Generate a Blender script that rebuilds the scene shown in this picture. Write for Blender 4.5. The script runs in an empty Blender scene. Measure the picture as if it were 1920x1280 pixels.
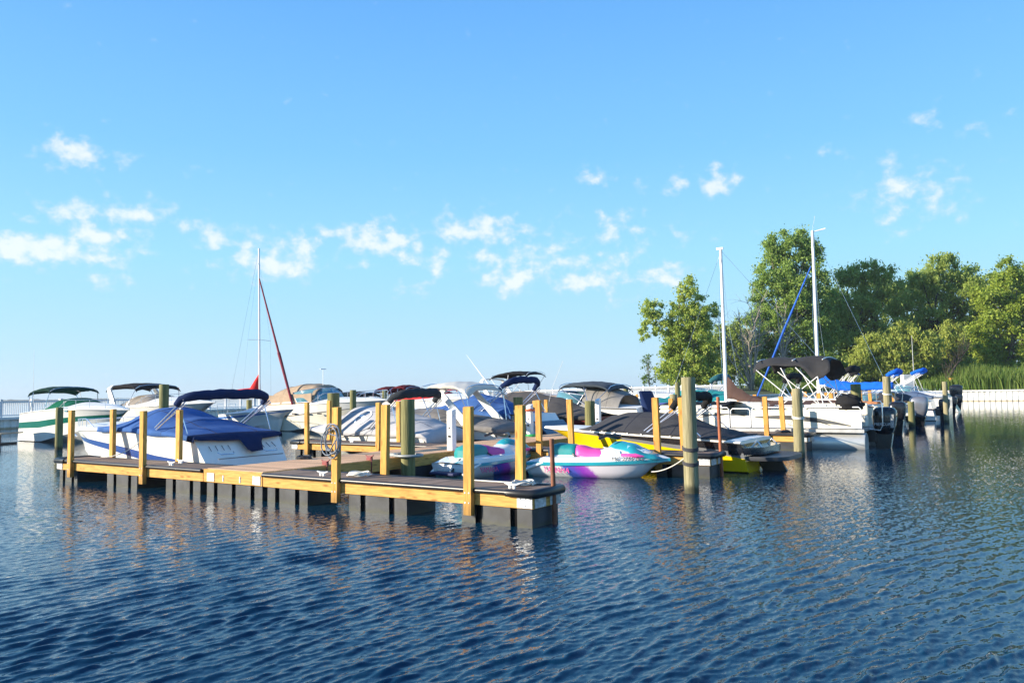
import bpy, math, random
import numpy as np
from mathutils import Vector, Matrix, noise

random.seed(7)
rng = np.random.default_rng(11)
scn = bpy.context.scene
COL = scn.collection
R = math.radians

# ------------------------------------------------------------------ camera
F = 1450.0                     # focal length in pixels of the 1920 px wide photo
EYE = 1.85
_th = math.atan(96.5 / F); _ro = math.atan(0.0166)
FW = np.array([0, math.cos(_th), math.sin(_th)])
_up = np.array([0, -math.sin(_th), math.cos(_th)]); _rt = np.array([1.0, 0, 0])
RT = _rt * math.cos(_ro) - _up * math.sin(_ro)
UP = _up * math.cos(_ro) + _rt * math.sin(_ro)
cam_d = bpy.data.cameras.new('camera'); cam = bpy.data.objects.new('camera', cam_d); COL.objects.link(cam)
cam_d.sensor_width = 36; cam_d.lens = F / 1920 * 36
cam_d.clip_start = 0.1; cam_d.clip_end = 20000
M4 = Matrix.Identity(4)
for i in range(3):
    M4[i][0] = RT[i]; M4[i][1] = UP[i]; M4[i][2] = -FW[i]
M4[2][3] = EYE
cam.matrix_world = M4
scn.camera = cam

def ray(px, py): return FW + RT * (px - 960) / F - UP * (py - 640) / F
def at_z(px, py, z):
    d = ray(px, py); t = (z - EYE) / d[2]
    return np.array([0, 0, EYE]) + d * t
def at_y(px, py, Y):
    d = ray(px, py); t = Y / d[1]
    return np.array([0, 0, EYE]) + d * t

# ------------------------------------------------------------------ world
SUN_EL, SUN_AZ = R(16.8), R(77)           # azimuth from -Y towards -X
sdir = Vector((-math.sin(SUN_AZ) * math.cos(SUN_EL), -math.cos(SUN_AZ) * math.cos(SUN_EL), math.sin(SUN_EL)))
scn.view_settings.view_transform = 'Standard'; scn.view_settings.look = 'None'
scn.view_settings.gamma = 1.0; scn.view_settings.use_curve_mapping = False
EXPO = 0.93
scn.view_settings.exposure = EXPO

W = bpy.data.worlds.new('World'); scn.world = W; W.use_nodes = True
nt = W.node_tree; nt.nodes.clear()
def N(t, typ, **kw):
    n = t.nodes.new(typ)
    for k, v in kw.items(): setattr(n, k, v)
    return n
def mth(t, op, a, b=None, c=None, clamp=False):
    n = t.nodes.new('ShaderNodeMath'); n.operation = op; n.use_clamp = clamp
    for i, x in enumerate((a, b, c)):
        if x is None: continue
        if isinstance(x, (int, float)): n.inputs[i].default_value = x
        else: t.links.new(x, n.inputs[i])
    return n.outputs[0]
out = N(nt, 'ShaderNodeOutputWorld'); bg = N(nt, 'ShaderNodeBackground')
sky = N(nt, 'ShaderNodeTexSky', sky_type='NISHITA'); sky.sun_disc = False
sky.sun_elevation = SUN_EL
sky.sun_rotation = math.atan2(sdir.x, sdir.y)
sky.air_density = 1.1; sky.dust_density = 0.35; sky.ozone_density = 2.2; sky.altitude = 0
bg.inputs['Strength'].default_value = 0.12
hsv = N(nt, 'ShaderNodeHueSaturation'); hsv.inputs['Saturation'].default_value = 1.18
nt.links.new(sky.outputs[0], hsv.inputs['Color'])
tc = N(nt, 'ShaderNodeTexCoord'); sep = N(nt, 'ShaderNodeSeparateXYZ')
nt.links.new(tc.outputs['Generated'], sep.inputs[0])
az = mth(nt, 'ARCTAN2', sep.outputs[0], sep.outputs[1])
el = mth(nt, 'ARCSINE', sep.outputs[2])
# clouds: small cumulus patches at fixed bearings and heights, broken up by noise
CL = [(45,465,66,24,1.25),(110,466,85,24,1.25),(180,455,42,32,1.2),(130,488,130,14,.75),(140,288,42,22,1.1),(178,295,45,14,.9),
 (125,395,30,22,1.0),(178,402,48,18,.95),(250,392,52,20,1.0),(245,441,32,14,.95),(100,312,24,10,.7),(205,525,36,18,.7),(45,405,30,12,.6),
 (355,425,30,16,.8),(405,450,42,22,.95),(470,488,60,22,1.0),(520,492,75,30,1.15),(555,460,50,22,1.05),(485,435,25,16,.7),
 (635,435,42,14,.85),(690,445,55,30,1.1),(735,455,50,28,1.15),(680,496,40,12,.7),(782,538,32,14,.8),(850,430,42,26,1.0),(915,432,75,26,1.05),
 (820,485,32,26,1.05),(780,488,30,14,.75),(915,485,38,18,.9),(960,522,60,26,1.15),(1010,480,75,34,.85),(1040,465,40,20,.8),(1105,525,75,22,1.05),(1075,495,60,20,.85),
 (1145,432,36,30,.9),(1195,440,30,32,.7),(1150,495,42,22,.8),(1240,515,48,24,1.0),(1155,565,26,12,.65),(1280,445,35,22,.6),
 (1108,330,38,15,.8),(1200,342,20,16,.65),(1275,345,34,17,.8),(1350,345,50,20,.95),(1343,318,18,18,.8),(1690,355,62,42,.85),(1760,378,50,32,.8),(1675,410,24,32,.7),
 (1740,225,30,18,.6),(1830,243,22,12,.65),(1885,212,16,9,.7),(1560,288,26,14,.5),(370,316,20,8,.6),(1000,455,150,50,.45)]
# clear-day blue by elevation, blended over the physical sky (low sun alone leaves the horizon too yellow)
rampv = N(nt, 'ShaderNodeMapRange'); nt.links.new(el, rampv.inputs['Value']); rampv.inputs['From Min'].default_value = 0; rampv.inputs['From Max'].default_value = 1.0
ramp = N(nt, 'ShaderNodeValToRGB'); nt.links.new(rampv.outputs[0], ramp.inputs[0])
KSKY = 1 / (0.12 * 2 ** EXPO) / 8
SKYC = [(0.0, (.55, .815, 1.05)), (.05, (.49, .805, 1.07)), (.17, (.38, .80, 1.1)), (.30, (.25, .65, 1.1)), (.47, (.165, .50, 1.06)), (.75, (.08, .29, .74)), (1.0, (.06, .22, .6))]
er = ramp.color_ramp.elements
while len(er) < len(SKYC): er.new(.5)
for e_, (p_, c_) in zip(er, SKYC): e_.position = p_; e_.color = (*[q * KSKY for q in c_], 1)
rs8 = N(nt, 'ShaderNodeVectorMath', operation='SCALE'); rs8.inputs['Scale'].default_value = 8; nt.links.new(ramp.outputs[0], rs8.inputs[0])
skym = N(nt, 'ShaderNodeMix', data_type='RGBA'); skym.inputs['Factor'].default_value = .88
nt.links.new(hsv.outputs[0], skym.inputs['A']); nt.links.new(rs8.outputs[0], skym.inputs['B'])
fac = None
cmb = N(nt, 'ShaderNodeCombineXYZ'); nt.links.new(az, cmb.inputs[0]); nt.links.new(mth(nt, 'MULTIPLY', el, 1.25), cmb.inputs[1])
nz = N(nt, 'ShaderNodeTexNoise'); nz.inputs['Scale'].default_value = 34; nz.inputs['Detail'].default_value = 8; nz.inputs['Roughness'].default_value = .62
nz.inputs['Distortion'].default_value = .35
nt.links.new(cmb.outputs[0], nz.inputs['Vector'])
wx = mth(nt, 'MULTIPLY_ADD', mth(nt, 'SUBTRACT', nz.outputs['Fac'], .5), .035, az)
we = mth(nt, 'MULTIPLY_ADD', mth(nt, 'SUBTRACT', nz.outputs['Fac'], .5), -.03, el)
for (px, py, rx, ry, s) in CL:
    d = ray(px, py); d = d / np.linalg.norm(d)
    a0 = math.atan2(d[0], d[1]); e0 = math.asin(d[2])
    dx = mth(nt, 'MULTIPLY', mth(nt, 'SUBTRACT', wx, a0), F / (rx * 1.25)); de = mth(nt, 'MULTIPLY', mth(nt, 'SUBTRACT', we, e0), F / (ry * 1.25))
    v = mth(nt, 'ADD', mth(nt, 'MULTIPLY', dx, dx), mth(nt, 'MULTIPLY', de, de))
    g = mth(nt, 'MULTIPLY', mth(nt, 'EXPONENT', mth(nt, 'MULTIPLY', v, -1.0)), s)
    fac = g if fac is None else mth(nt, 'MAXIMUM', fac, g)
nz2 = N(nt, 'ShaderNodeTexNoise'); nz2.inputs['Scale'].default_value = 44; nz2.inputs['Detail'].default_value = 7; nz2.inputs['Roughness'].default_value = .54
nt.links.new(cmb.outputs[0], nz2.inputs['Vector'])
dens = mth(nt, 'ADD', fac, mth(nt, 'MULTIPLY', mth(nt, 'SUBTRACT', nz2.outputs['Fac'], .5), 2.5))
mr = N(nt, 'ShaderNodeMapRange', interpolation_type='SMOOTHSTEP'); mr.inputs['From Min'].default_value = .32; mr.inputs['From Max'].default_value = 1.3
nt.links.new(dens, mr.inputs['Value'])
cfac = mth(nt, 'MULTIPLY', mr.outputs[0], .72)
mr2 = N(nt, 'ShaderNodeMapRange', interpolation_type='SMOOTHSTEP'); mr2.inputs['From Min'].default_value = .5; mr2.inputs['From Max'].default_value = 1.25; nt.links.new(dens, mr2.inputs['Value'])
mixc = N(nt, 'ShaderNodeMix', data_type='RGBA'); nt.links.new(cfac, mixc.inputs['Factor'])
nt.links.new(skym.outputs['Result'], mixc.inputs['A']); ccol = N(nt, 'ShaderNodeMix', data_type='RGBA'); ccol.inputs['A'].default_value = (3.55, 3.95, 4.75, 1); ccol.inputs['B'].default_value = (4.75, 4.72, 4.8, 1); nt.links.new(mr2.outputs[0], ccol.inputs['Factor']); nt.links.new(ccol.outputs['Result'], mixc.inputs['B'])
nt.links.new(mixc.outputs['Result'], bg.inputs['Color']); nt.links.new(bg.outputs[0], out.inputs[0])

# ------------------------------------------------------------------ sun
sl = bpy.data.lights.new('sun', 'SUN'); sl.energy = 5.0; sl.angle = R(.53); sl.color = (1.0, .88, .70)
so = bpy.data.objects.new('sun', sl); COL.objects.link(so)
so.rotation_euler = (-sdir).to_track_quat('-Z', 'Y').to_euler()

# ------------------------------------------------------------------ materials
MATS = {}
def mat(name, col, rough=.5, metal=0.0, var=.18, scale=4.0, stretch=(1, 1, 1), bump=0.0, bscale=None, col2=None, coat=0.0, spec=.5, stain=0.0, trans=0.0, alpha=1.0, sss=0):
    if name in MATS: return MATS[name]
    m = bpy.data.materials.new(name); m.use_nodes = True
    t = m.node_tree; b = t.nodes['Principled BSDF']
    tcn = N(t, 'ShaderNodeTexCoord'); mp = N(t, 'ShaderNodeMapping'); mp.inputs['Scale'].default_value = stretch
    t.links.new(tcn.outputs['Object'], mp.inputs[0])
    n1 = N(t, 'ShaderNodeTexNoise'); n1.inputs['Scale'].default_value = scale; n1.inputs['Detail'].default_value = 6; n1.inputs['Roughness'].default_value = .6
    t.links.new(mp.outputs[0], n1.inputs['Vector'])
    rp = N(t, 'ShaderNodeMapRange'); rp.inputs['From Min'].default_value = .3; rp.inputs['From Max'].default_value = .7
    rp.inputs['To Min'].default_value = 0; rp.inputs['To Max'].default_value = 1
    t.links.new(n1.outputs['Fac'], rp.inputs[0])
    mx = N(t, 'ShaderNodeMix', data_type='RGBA')
    c2 = col2 if col2 else tuple(min(1, c * (1 + var)) for c in col)
    c1 = tuple(c * (1 - var) for c in col)
    mx.inputs['A'].default_value = (*c1, 1); mx.inputs['B'].default_value = (*c2, 1)
    t.links.new(rp.outputs[0], mx.inputs['Factor'])
    cout = mx.outputs['Result']
    if stain:
        n3 = N(t, 'ShaderNodeTexNoise'); n3.inputs['Scale'].default_value = 1.3; n3.inputs['Detail'].default_value = 8; n3.inputs['Roughness'].default_value = .7
        t.links.new(tcn.outputs['Object'], n3.inputs['Vector'])
        r3 = N(t, 'ShaderNodeMapRange', interpolation_type='SMOOTHSTEP'); r3.inputs['From Min'].default_value = .52; r3.inputs['From Max'].default_value = .75; r3.inputs['To Max'].default_value = stain
        t.links.new(n3.outputs['Fac'], r3.inputs[0])
        m3 = N(t, 'ShaderNodeMix', data_type='RGBA', blend_type='MULTIPLY'); t.links.new(r3.outputs[0], m3.inputs['Factor'])
        t.links.new(cout, m3.inputs['A']); m3.inputs['B'].default_value = (.45, .38, .28, 1); cout = m3.outputs['Result']
    t.links.new(cout, b.inputs['Base Color'])
    b.inputs['Roughness'].default_value = rough; b.inputs['Metallic'].default_value = metal
    b.inputs['Specular IOR Level'].default_value = spec
    b.inputs['Coat Weight'].default_value = coat; b.inputs['Coat Roughness'].default_value = .06
    if trans: b.inputs['Transmission Weight'].default_value = trans
    if bump:
        bm = N(t, 'ShaderNodeBump'); bm.inputs['Strength'].default_value = bump; bm.inputs['Distance'].default_value = .02
        n2 = N(t, 'ShaderNodeTexNoise'); n2.inputs['Scale'].default_value = bscale or scale * 2; n2.inputs['Detail'].default_value = 5
        t.links.new(mp.outputs[0], n2.inputs['Vector']); t.links.new(n2.outputs['Fac'], bm.inputs['Height']); t.links.new(bm.outputs[0], b.inputs['Normal'])
    MATS[name] = m
    return m

def wood(name, c, axis, knots=True):
    st = [7, 7, 7]; st[axis] = .55
    m = mat(name, c, rough=.75, var=.34, scale=5, stretch=tuple(st), bump=.4, bscale=9, spec=.25, stain=.55)
    t = m.node_tree; b = t.nodes['Principled BSDF']
    if knots:
        tcn = N(t, 'ShaderNodeTexCoord'); mp = N(t, 'ShaderNodeMapping'); s = [9, 9, 9]; s[axis] = 2.6; mp.inputs['Scale'].default_value = s
        vo = N(t, 'ShaderNodeTexVoronoi'); vo.inputs['Scale'].default_value = 1.0
        t.links.new(tcn.outputs['Object'], mp.inputs[0]); t.links.new(mp.outputs[0], vo.inputs['Vector'])
        r = N(t, 'ShaderNodeMapRange', interpolation_type='SMOOTHSTEP'); r.inputs['From Min'].default_value = .08; r.inputs['From Max'].default_value = .26; r.inputs['To Min'].default_value = .75; r.inputs['To Max'].default_value = 0
        t.links.new(vo.outputs['Distance'], r.inputs[0])
        mx = N(t, 'ShaderNodeMix', data_type='RGBA'); t.links.new(r.outputs[0], mx.inputs['Factor'])
        src = b.inputs['Base Color'].links[0].from_socket
        t.links.new(src, mx.inputs['A']); mx.inputs['B'].default_value = (c[0] * .42, c[1] * .33, c[2] * .3, 1)
        t.links.new(mx.outputs['Result'], b.inputs['Base Color'])
    return m

def waterline(m, z0, z1, col, k=.85):
    """algae and wet band that stays on the thing, by its own height"""
    t = m.node_tree; b = t.nodes['Principled BSDF']; c_ = N(t, 'ShaderNodeTexCoord'); s_ = N(t, 'ShaderNodeSeparateXYZ'); t.links.new(c_.outputs['Object'], s_.inputs[0])
    n_ = N(t, 'ShaderNodeTexNoise'); n_.inputs['Scale'].default_value = 9; t.links.new(c_.outputs['Object'], n_.inputs['Vector'])
    z_ = mth(t, 'ADD', s_.outputs[2], mth(t, 'MULTIPLY', mth(t, 'SUBTRACT', n_.outputs['Fac'], .5), .12))
    r_ = N(t, 'ShaderNodeMapRange', interpolation_type='SMOOTHSTEP'); t.links.new(z_, r_.inputs[0]); r_.inputs['From Min'].default_value = z0; r_.inputs['From Max'].default_value = z1; r_.inputs['To Min'].default_value = k; r_.inputs['To Max'].default_value = 0
    x_ = N(t, 'ShaderNodeMix', data_type='RGBA'); t.links.new(r_.outputs[0], x_.inputs['Factor']); t.links.new(b.inputs['Base Color'].links[0].from_socket, x_.inputs['A']); x_.inputs['B'].default_value = (*col, 1)
    t.links.new(x_.outputs['Result'], b.inputs['Base Color'])
def planks(name, c, axis, width, var=.2):
    """boards laid side by side along `axis`, with dark joints, in object space"""
    m = mat(name, c, rough=.75, var=var, scale=6, stretch=tuple(1.0 if i == axis else .25 for i in range(3)), spec=.25, bump=.1)
    t = m.node_tree; b = t.nodes['Principled BSDF']
    tcn = N(t, 'ShaderNodeTexCoord'); sp = N(t, 'ShaderNodeSeparateXYZ'); t.links.new(tcn.outputs['Object'], sp.inputs[0])
    q = mth(t, 'DIVIDE', sp.outputs[axis], width)
    fr = mth(t, 'FRACT', q); fl = mth(t, 'FLOOR', q)
    wn = N(t, 'ShaderNodeTexWhiteNoise', noise_dimensions='1D'); t.links.new(fl, wn.inputs['W'])
    tone = mth(t, 'MULTIPLY_ADD', wn.outputs['Value'], .4, .78)
    gap = mth(t, 'LESS_THAN', fr, .07)
    k = mth(t, 'MULTIPLY', tone, mth(t, 'MULTIPLY_ADD', gap, -.8, 1.0))
    vm = N(t, 'ShaderNodeVectorMath', operation='SCALE'); src = b.inputs['Base Color'].links[0].from_socket
    t.links.new(src, vm.inputs[0]); t.links.new(k, vm.inputs['Scale']); t.links.new(vm.outputs[0], b.inputs['Base Color'])
    return m

def fabric(name, c, var=.14):
    return mat(name, c, rough=.92, var=var, scale=3, bump=.35, bscale=7, spec=.15)

GEL = mat('gelcoat_white', (.80, .79, .75), rough=.22, var=.03, scale=2, coat=.3, stain=.22)
GELC = mat('gelcoat_cream', (.74, .70, .58), rough=.25, var=.03, scale=2, coat=.25, stain=.2)
DECKW = mat('deck_white', (.80, .79, .75), rough=.45, var=.05, scale=5, stain=.2)
STEEL = mat('stainless_steel', (.82, .82, .84), rough=.2, metal=.9, var=.05)
ALU = mat('white_tube', (.82, .82, .82), rough=.3, var=.04)
RUBBER = mat('black_rubber', (.02, .02, .022), rough=.35, var=.25, scale=8)
BLACK = mat('black_gloss', (.012, .012, .014), rough=.18, var=.2, coat=.4)
GLASS = mat('tinted_glass', (.10, .24, .30), rough=.05, var=.1, spec=.9)
CLEARV = mat('clear_vinyl', (.62, .62, .58), rough=.18, var=.12, scale=3, spec=.7, bump=.3)
GALV = mat('galvanised_plate', (.50, .52, .55), rough=.45, metal=.35, var=.45, scale=18, stain=.5)
ROPEW = mat('rope_white', (.72, .70, .64), rough=.9, var=.15, scale=30)
ROPED = mat('rope_dark', (.06, .06, .07), rough=.9, var=.2, scale=30)
RUST = mat('rusty_steel', (.20, .075, .04), rough=.75, var=.35, scale=9, bump=.3)
WX = wood('treated_lumber', (.60, .325, .09), 0)
WY = wood('treated_lumber_side', (.58, .315, .09), 1)
WZ = wood('treated_lumber_post', (.60, .32, .078), 2)
WZO = wood('orange_lumber_post', (.60, .29, .07), 2)
PILE = mat('weathered_piling', (.235, .215, .105), rough=.85, var=.3, scale=7, stretch=(3, 3, .22), bump=.6, bscale=10, col2=(.36, .32, .19))
PILEG = mat('green_piling', (.15, .145, .05), rough=.85, var=.3, scale=7, stretch=(3, 3, .22), bump=.6, bscale=10, col2=(.25, .24, .10))
FDECK = planks('finger_deck_boards', (.25, .175, .13), 0, .14)
WDECK = planks('walkway_deck_boards', (.78, .47, .27), 1, .14, .1)
FLOATG = mat('float_plastic_grey', (.026, .031, .040), rough=.5, var=.6, scale=2.5, stain=.5)
FLOATK = mat('float_groove_black', (.008, .008, .009), rough=.9, var=.2, spec=.1)
FLOATB = mat('float_plastic_black', (.035, .037, .042), rough=.45, var=.35, scale=3)
for m_ in (PILE, PILEG): waterline(m_, .06, .20, (.025, .026, .014))
for m_ in (WZ, WZO): waterline(m_, .12, .42, (.16, .10, .035), .6)
waterline(FLOATG, .01, .09, (.035, .04, .025), .8)
NAVYF = fabric('navy_canvas', (.012, .026, .085)); BLUEF = fabric('blue_canvas', (.05, .125, .34), .12)
ROYAL = fabric('royal_blue_canvas', (.012, .13, .62), .12)
GREYF = fabric('grey_canvas', (.43, .43, .45), .08); DGREYF = fabric('charcoal_canvas', (.058, .058, .064)); MGREYF = fabric('taupe_canvas', (.20, .19, .185))
BLACKF = fabric('black_canvas', (.018, .018, .02)); GREENF = fabric('green_canvas', (.0, .11, .062)); DGREENF = fabric('dark_green_canvas', (.004, .035, .026))
REDF = fabric('red_canvas', (.50, .028, .03)); WINEF = fabric('wine_canvas', (.10, .012, .018)); TANF = fabric('tan_canvas', (.36, .27, .19))
BROWNF = fabric('brown_canvas', (.085, .052, .045)); TEALF = fabric('teal_canvas', (.02, .23, .25)); LGREYF = fabric('light_grey_canvas', (.60, .58, .53), .06)

# ------------------------------------------------------------------ mesh helpers
class MB:
    def __init__(s): s.v = []; s.f = []; s.m = []
    def grid(s, rows, m=0, closed=False, flip=False):
        b = len(s.v); n = len(rows[0])
        for r in rows: s.v.extend([tuple(map(float, p)) for p in r])
        for i in range(len(rows) - 1):
            mm = m[i] if isinstance(m, (list, tuple)) else m
            for j in range(n if closed else n - 1):
                k = (j + 1) % n
                q = (b + i * n + j, b + i * n + k, b + (i + 1) * n + k, b + (i + 1) * n + j)
                s.f.append(q[::-1] if flip else q); s.m.append(mm)
        return s
    def poly(s, pts, m=0):
        b = len(s.v); s.v.extend([tuple(map(float, p)) for p in pts]); s.f.append(tuple(range(b, b + len(pts)))); s.m.append(m); return s
    def box(s, x0, x1, y0, y1, z0, z1, m=0, T=None):
        P = [(x0, y0, z0), (x1, y0, z0), (x1, y1, z0), (x0, y1, z0), (x0, y0, z1), (x1, y0, z1), (x1, y1, z1), (x0, y1, z1)]
        if T is not None: P = [tuple(T @ Vector(p)) for p in P]
        b = len(s.v); s.v.extend(P)
        for q in ((0, 3, 2, 1), (4, 5, 6, 7), (0, 1, 5, 4), (1, 2, 6, 5), (2, 3, 7, 6), (3, 0, 4, 7)):
            s.f.append(tuple(b + i for i in q)); s.m.append(m)
        return s
    def hexa(s, bot, top, m=0):
        b = len(s.v); s.v.extend([tuple(map(float, p)) for p in list(bot) + list(top)])
        for q in ((0, 3, 2, 1), (4, 5, 6, 7), (0, 1, 5, 4), (1, 2, 6, 5), (2, 3, 7, 6), (3, 0, 4, 7)):
            s.f.append(tuple(b + i for i in q)); s.m.append(m)
        return s
    def tube(s, pts, r, n=8, m=0, cap=True, sq=1.0):
        pts = [Vector(p) for p in pts]; k = len(pts)
        rs = r if isinstance(r, (list, tuple)) else [r] * k
        t0 = (pts[1] - pts[0]).normalized(); up = Vector((0, 0, 1)) if abs(t0.z) < .9 else Vector((1, 0, 0))
        a = t0.cross(up).normalized(); rows = []
        for i, p in enumerate(pts):
            t = (pts[min(i + 1, k - 1)] - pts[max(i - 1, 0)]).normalized()
            a = (a - t * a.dot(t)).normalized(); c = t.cross(a)
            rows.append([p + (a * math.cos(2 * math.pi * j / n) + c * math.sin(2 * math.pi * j / n) * sq) * rs[i] for j in range(n)])
        s.grid(rows, m, closed=True, flip=True)
        if cap: s.poly(rows[0], m); s.poly(rows[-1][::-1], m)
        return s
    def build(s, name, mats, parent=None, smooth=None, bevel=0, solid=0):
        me = bpy.data.meshes.new(name); me.from_pydata(s.v, [], s.f)
        for mm in (mats if isinstance(mats, (list, tuple)) else [mats]): me.materials.append(mm)
        me.polygons.foreach_set('material_index', s.m)
        if smooth is not None:
            me.polygons.foreach_set('use_smooth', [True] * len(s.f)); me.set_sharp_from_angle(angle=R(smooth))
        me.update()
        o = bpy.data.objects.new(name, me); COL.objects.link(o)
        if parent: o.parent = parent
        if solid:
            md = o.modifiers.new('solid', 'SOLIDIFY'); md.thickness = solid; md.offset = 0
        if bevel:
            md = o.modifiers.new('bevel', 'BEVEL'); md.width = bevel; md.segments = 2; md.limit_method = 'ANGLE'
        return o

def np_mesh(name, V, Q, mats, parent=None, smooth=False, midx=None):
    me = bpy.data.meshes.new(name); k = Q.shape[1]
    me.vertices.add(len(V)); me.vertices.foreach_set('co', V.astype(np.float32).ravel())
    me.loops.add(Q.size); me.loops.foreach_set('vertex_index', Q.astype(np.int32).ravel())
    me.polygons.add(len(Q)); me.polygons.foreach_set('loop_start', np.arange(0, Q.size, k, dtype=np.int32))
    me.polygons.foreach_set('loop_total', np.full(len(Q), k, dtype=np.int32))
    for mm in (mats if isinstance(mats, (list, tuple)) else [mats]): me.materials.append(mm)
    if midx is not None: me.polygons.foreach_set('material_index', midx.astype(np.int32))
    if smooth: me.polygons.foreach_set('use_smooth', np.ones(len(Q), dtype=bool))
    me.update(calc_edges=True); me.validate()
    o = bpy.data.objects.new(name, me); COL.objects.link(o)
    if parent: o.parent = parent
    return o

def tag(o, label=None, cat=None, group=None, kind=None):
    if label: o['label'] = label
    if cat: o['category'] = cat
    if group: o['group'] = group
    if kind: o['kind'] = kind
    return o
def thing(name, label, cat, loc=(0, 0, 0), rz=0, group=None):
    o = bpy.data.objects.new(name, None); COL.objects.link(o); o.location = loc; o.rotation_euler = (0, 0, rz); o.empty_display_size = .2
    return tag(o, label, cat, group)
def lerp(a, b, t): return a + (b - a) * t
def interp(knots, x):
    xs = [k[0] for k in knots]; ys = [k[1] for k in knots]
    if x <= xs[0]: return ys[0]
    if x >= xs[-1]: return ys[-1]
    for i in range(len(xs) - 1):
        if x <= xs[i + 1]:
            t = (x - xs[i]) / (xs[i + 1] - xs[i]); t = t * t * (3 - 2 * t)
            return lerp(ys[i], ys[i + 1], t)

# dock frame: origin at the right front corner of the nearest finger, u along the fingers, w along the walkway
UA = math.atan2(-.56541, .82481)
UV = np.array([.82481, -.56541, 0]); WV = np.array([.56541, .82481, 0]); ORG = np.array([.02, 10.80, 0])
def U(u, w, z=0): return ORG + UV * u + WV * w + np.array([0, 0, z])
def to_uw(p): q = np.asarray(p) - ORG; return float(q @ UV), float(q @ WV)

# ------------------------------------------------------------------ water
def build_water():
    ys = [1.2, 2.0, 2.8]
    r = 3.4
    while r < 30: ys.append(r); r += max(.015, r * r / 2482 * 1.0)
    while r < 400: ys.append(r); r *= 1.05
    ys += [450, 600, 900, 1500, 3000, 6000, 12000]
    rr = np.array(ys)
    fine = np.linspace(R(-46), R(46), 1150)
    ang = np.concatenate([np.linspace(R(-180), R(-47), 40), fine, np.linspace(R(47), R(180), 40)])
    Rr, A = np.meshgrid(rr, ang, indexing='ij')
    X = Rr * np.sin(A); Y = Rr * np.cos(A)
    H = np.zeros_like(X)
    step = np.maximum(Rr * Rr / 2482, Rr * (fine[1] - fine[0]))
    g = np.random.default_rng(5)
    base = R(-43)
    patch = .8 + .3 * np.sin(X * .31 + Y * .17 + 1.0) * np.sin(Y * .23 - X * .11) + .2 * np.sin(X * .9 - Y * .55 + 2)
    for i in range(90):
        lam = .045 * (.25 / .045) ** (g.random() ** .85)
        th = base + g.normal(0, .25)
        k = 2 * math.pi / lam
        amp = .0056 * lam * (.5 + g.random())
        ph = g.random() * 6.28
        fade = np.clip((lam / step - 2.0) / 3.0, 0, 1)
        wob = .35 * np.sin(X * 1.1 * math.sin(th) - Y * 1.1 * math.cos(th) + ph * 3)
        H += amp * fade * np.sin(k * (X * math.cos(th) + Y * math.sin(th)) + ph + wob)
    H *= patch
    H += .35 * np.abs(H) * 1.0
    H[np.abs(A) > R(46.5)] = 0
    V = np.stack([X, Y, H], -1).reshape(-1, 3)
    n0, n1 = X.shape
    i, j = np.meshgrid(np.arange(n0 - 1), np.arange(n1 - 1), indexing='ij')
    a = (i * n1 + j).ravel()
    Q = np.stack([a, a + n1, a + n1 + 1, a + 1], -1)
    m = bpy.data.materials.new('water'); m.use_nodes = True; t = m.node_tree; b = t.nodes['Principled BSDF']
    b.inputs['Base Color'].default_value = (.003, .032, .068, 1); b.inputs['Roughness'].default_value = .03; b.inputs['IOR'].default_value = 1.333
    ge = N(t, 'ShaderNodeNewGeometry')
    sp = N(t, 'ShaderNodeSeparateXYZ'); t.links.new(ge.outputs['Position'], sp.inputs[0])
    mp = N(t, 'ShaderNodeMapping'); mp.inputs['Rotation'].default_value = (0, 0, -base); mp.inputs['Scale'].default_value = (1, .38, 1)
    # rotate position into (travel, crest) axes
    vr = N(t, 'ShaderNodeVectorRotate', rotation_type='Z_AXIS'); vr.inputs['Angle'].default_value = -base
    t.links.new(ge.outputs['Position'], vr.inputs['Vector'])
    ms = N(t, 'ShaderNodeVectorMath', operation='MULTIPLY'); ms.inputs[1].default_value = (1, .36, 0); t.links.new(vr.outputs[0], ms.inputs[0])
    def nz_(sc, det, vec):
        n = N(t, 'ShaderNodeTexNoise', noise_dimensions='3D'); n.inputs['Scale'].default_value = sc; n.inputs['Detail'].default_value = det; n.inputs['Roughness'].default_value = .55
        t.links.new(vec, n.inputs['Vector']); return n
    na = nz_(24, 3, ms.outputs[0]); nb = nz_(48, 2, ge.outputs['Position'])
    sa = N(t, 'ShaderNodeSeparateColor'); t.links.new(na.outputs['Color'], sa.inputs[0])
    sb = N(t, 'ShaderNodeSeparateColor'); t.links.new(nb.outputs['Color'], sb.inputs[0])
    ca, sna = math.cos(base), math.sin(base)
    s1 = mth(t, 'SUBTRACT', sa.outputs[0], .5); s2 = mth(t, 'SUBTRACT', sa.outputs[1], .5)
    dist = N(t, 'ShaderNodeVectorMath', operation='LENGTH'); t.links.new(ge.outputs['Position'], dist.inputs[0])
    fd = N(t, 'ShaderNodeMapRange'); t.links.new(dist.outputs['Value'], fd.inputs[0])
    fd.inputs['From Min'].default_value = 4; fd.inputs['From Max'].default_value = 12; fd.inputs['To Min'].default_value = .30; fd.inputs['To Max'].default_value = .9
    big = nz_(.16, 3, ms.outputs[0])
    pr = N(t, 'ShaderNodeMapRange'); t.links.new(big.outputs['Fac'], pr.inputs[0]); pr.inputs['From Min'].default_value = .35; pr.inputs['From Max'].default_value = .65; pr.inputs['To Min'].default_value = .6; pr.inputs['To Max'].default_value = 1.25
    # calm water in the lee of the docks and far out
    fd2 = N(t, 'ShaderNodeMapRange'); t.links.new(dist.outputs['Value'], fd2.inputs[0]); fd2.inputs['From Min'].default_value = 11; fd2.inputs['From Max'].default_value = 34; fd2.inputs['To Min'].default_value = 1; fd2.inputs['To Max'].default_value = .15
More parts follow.
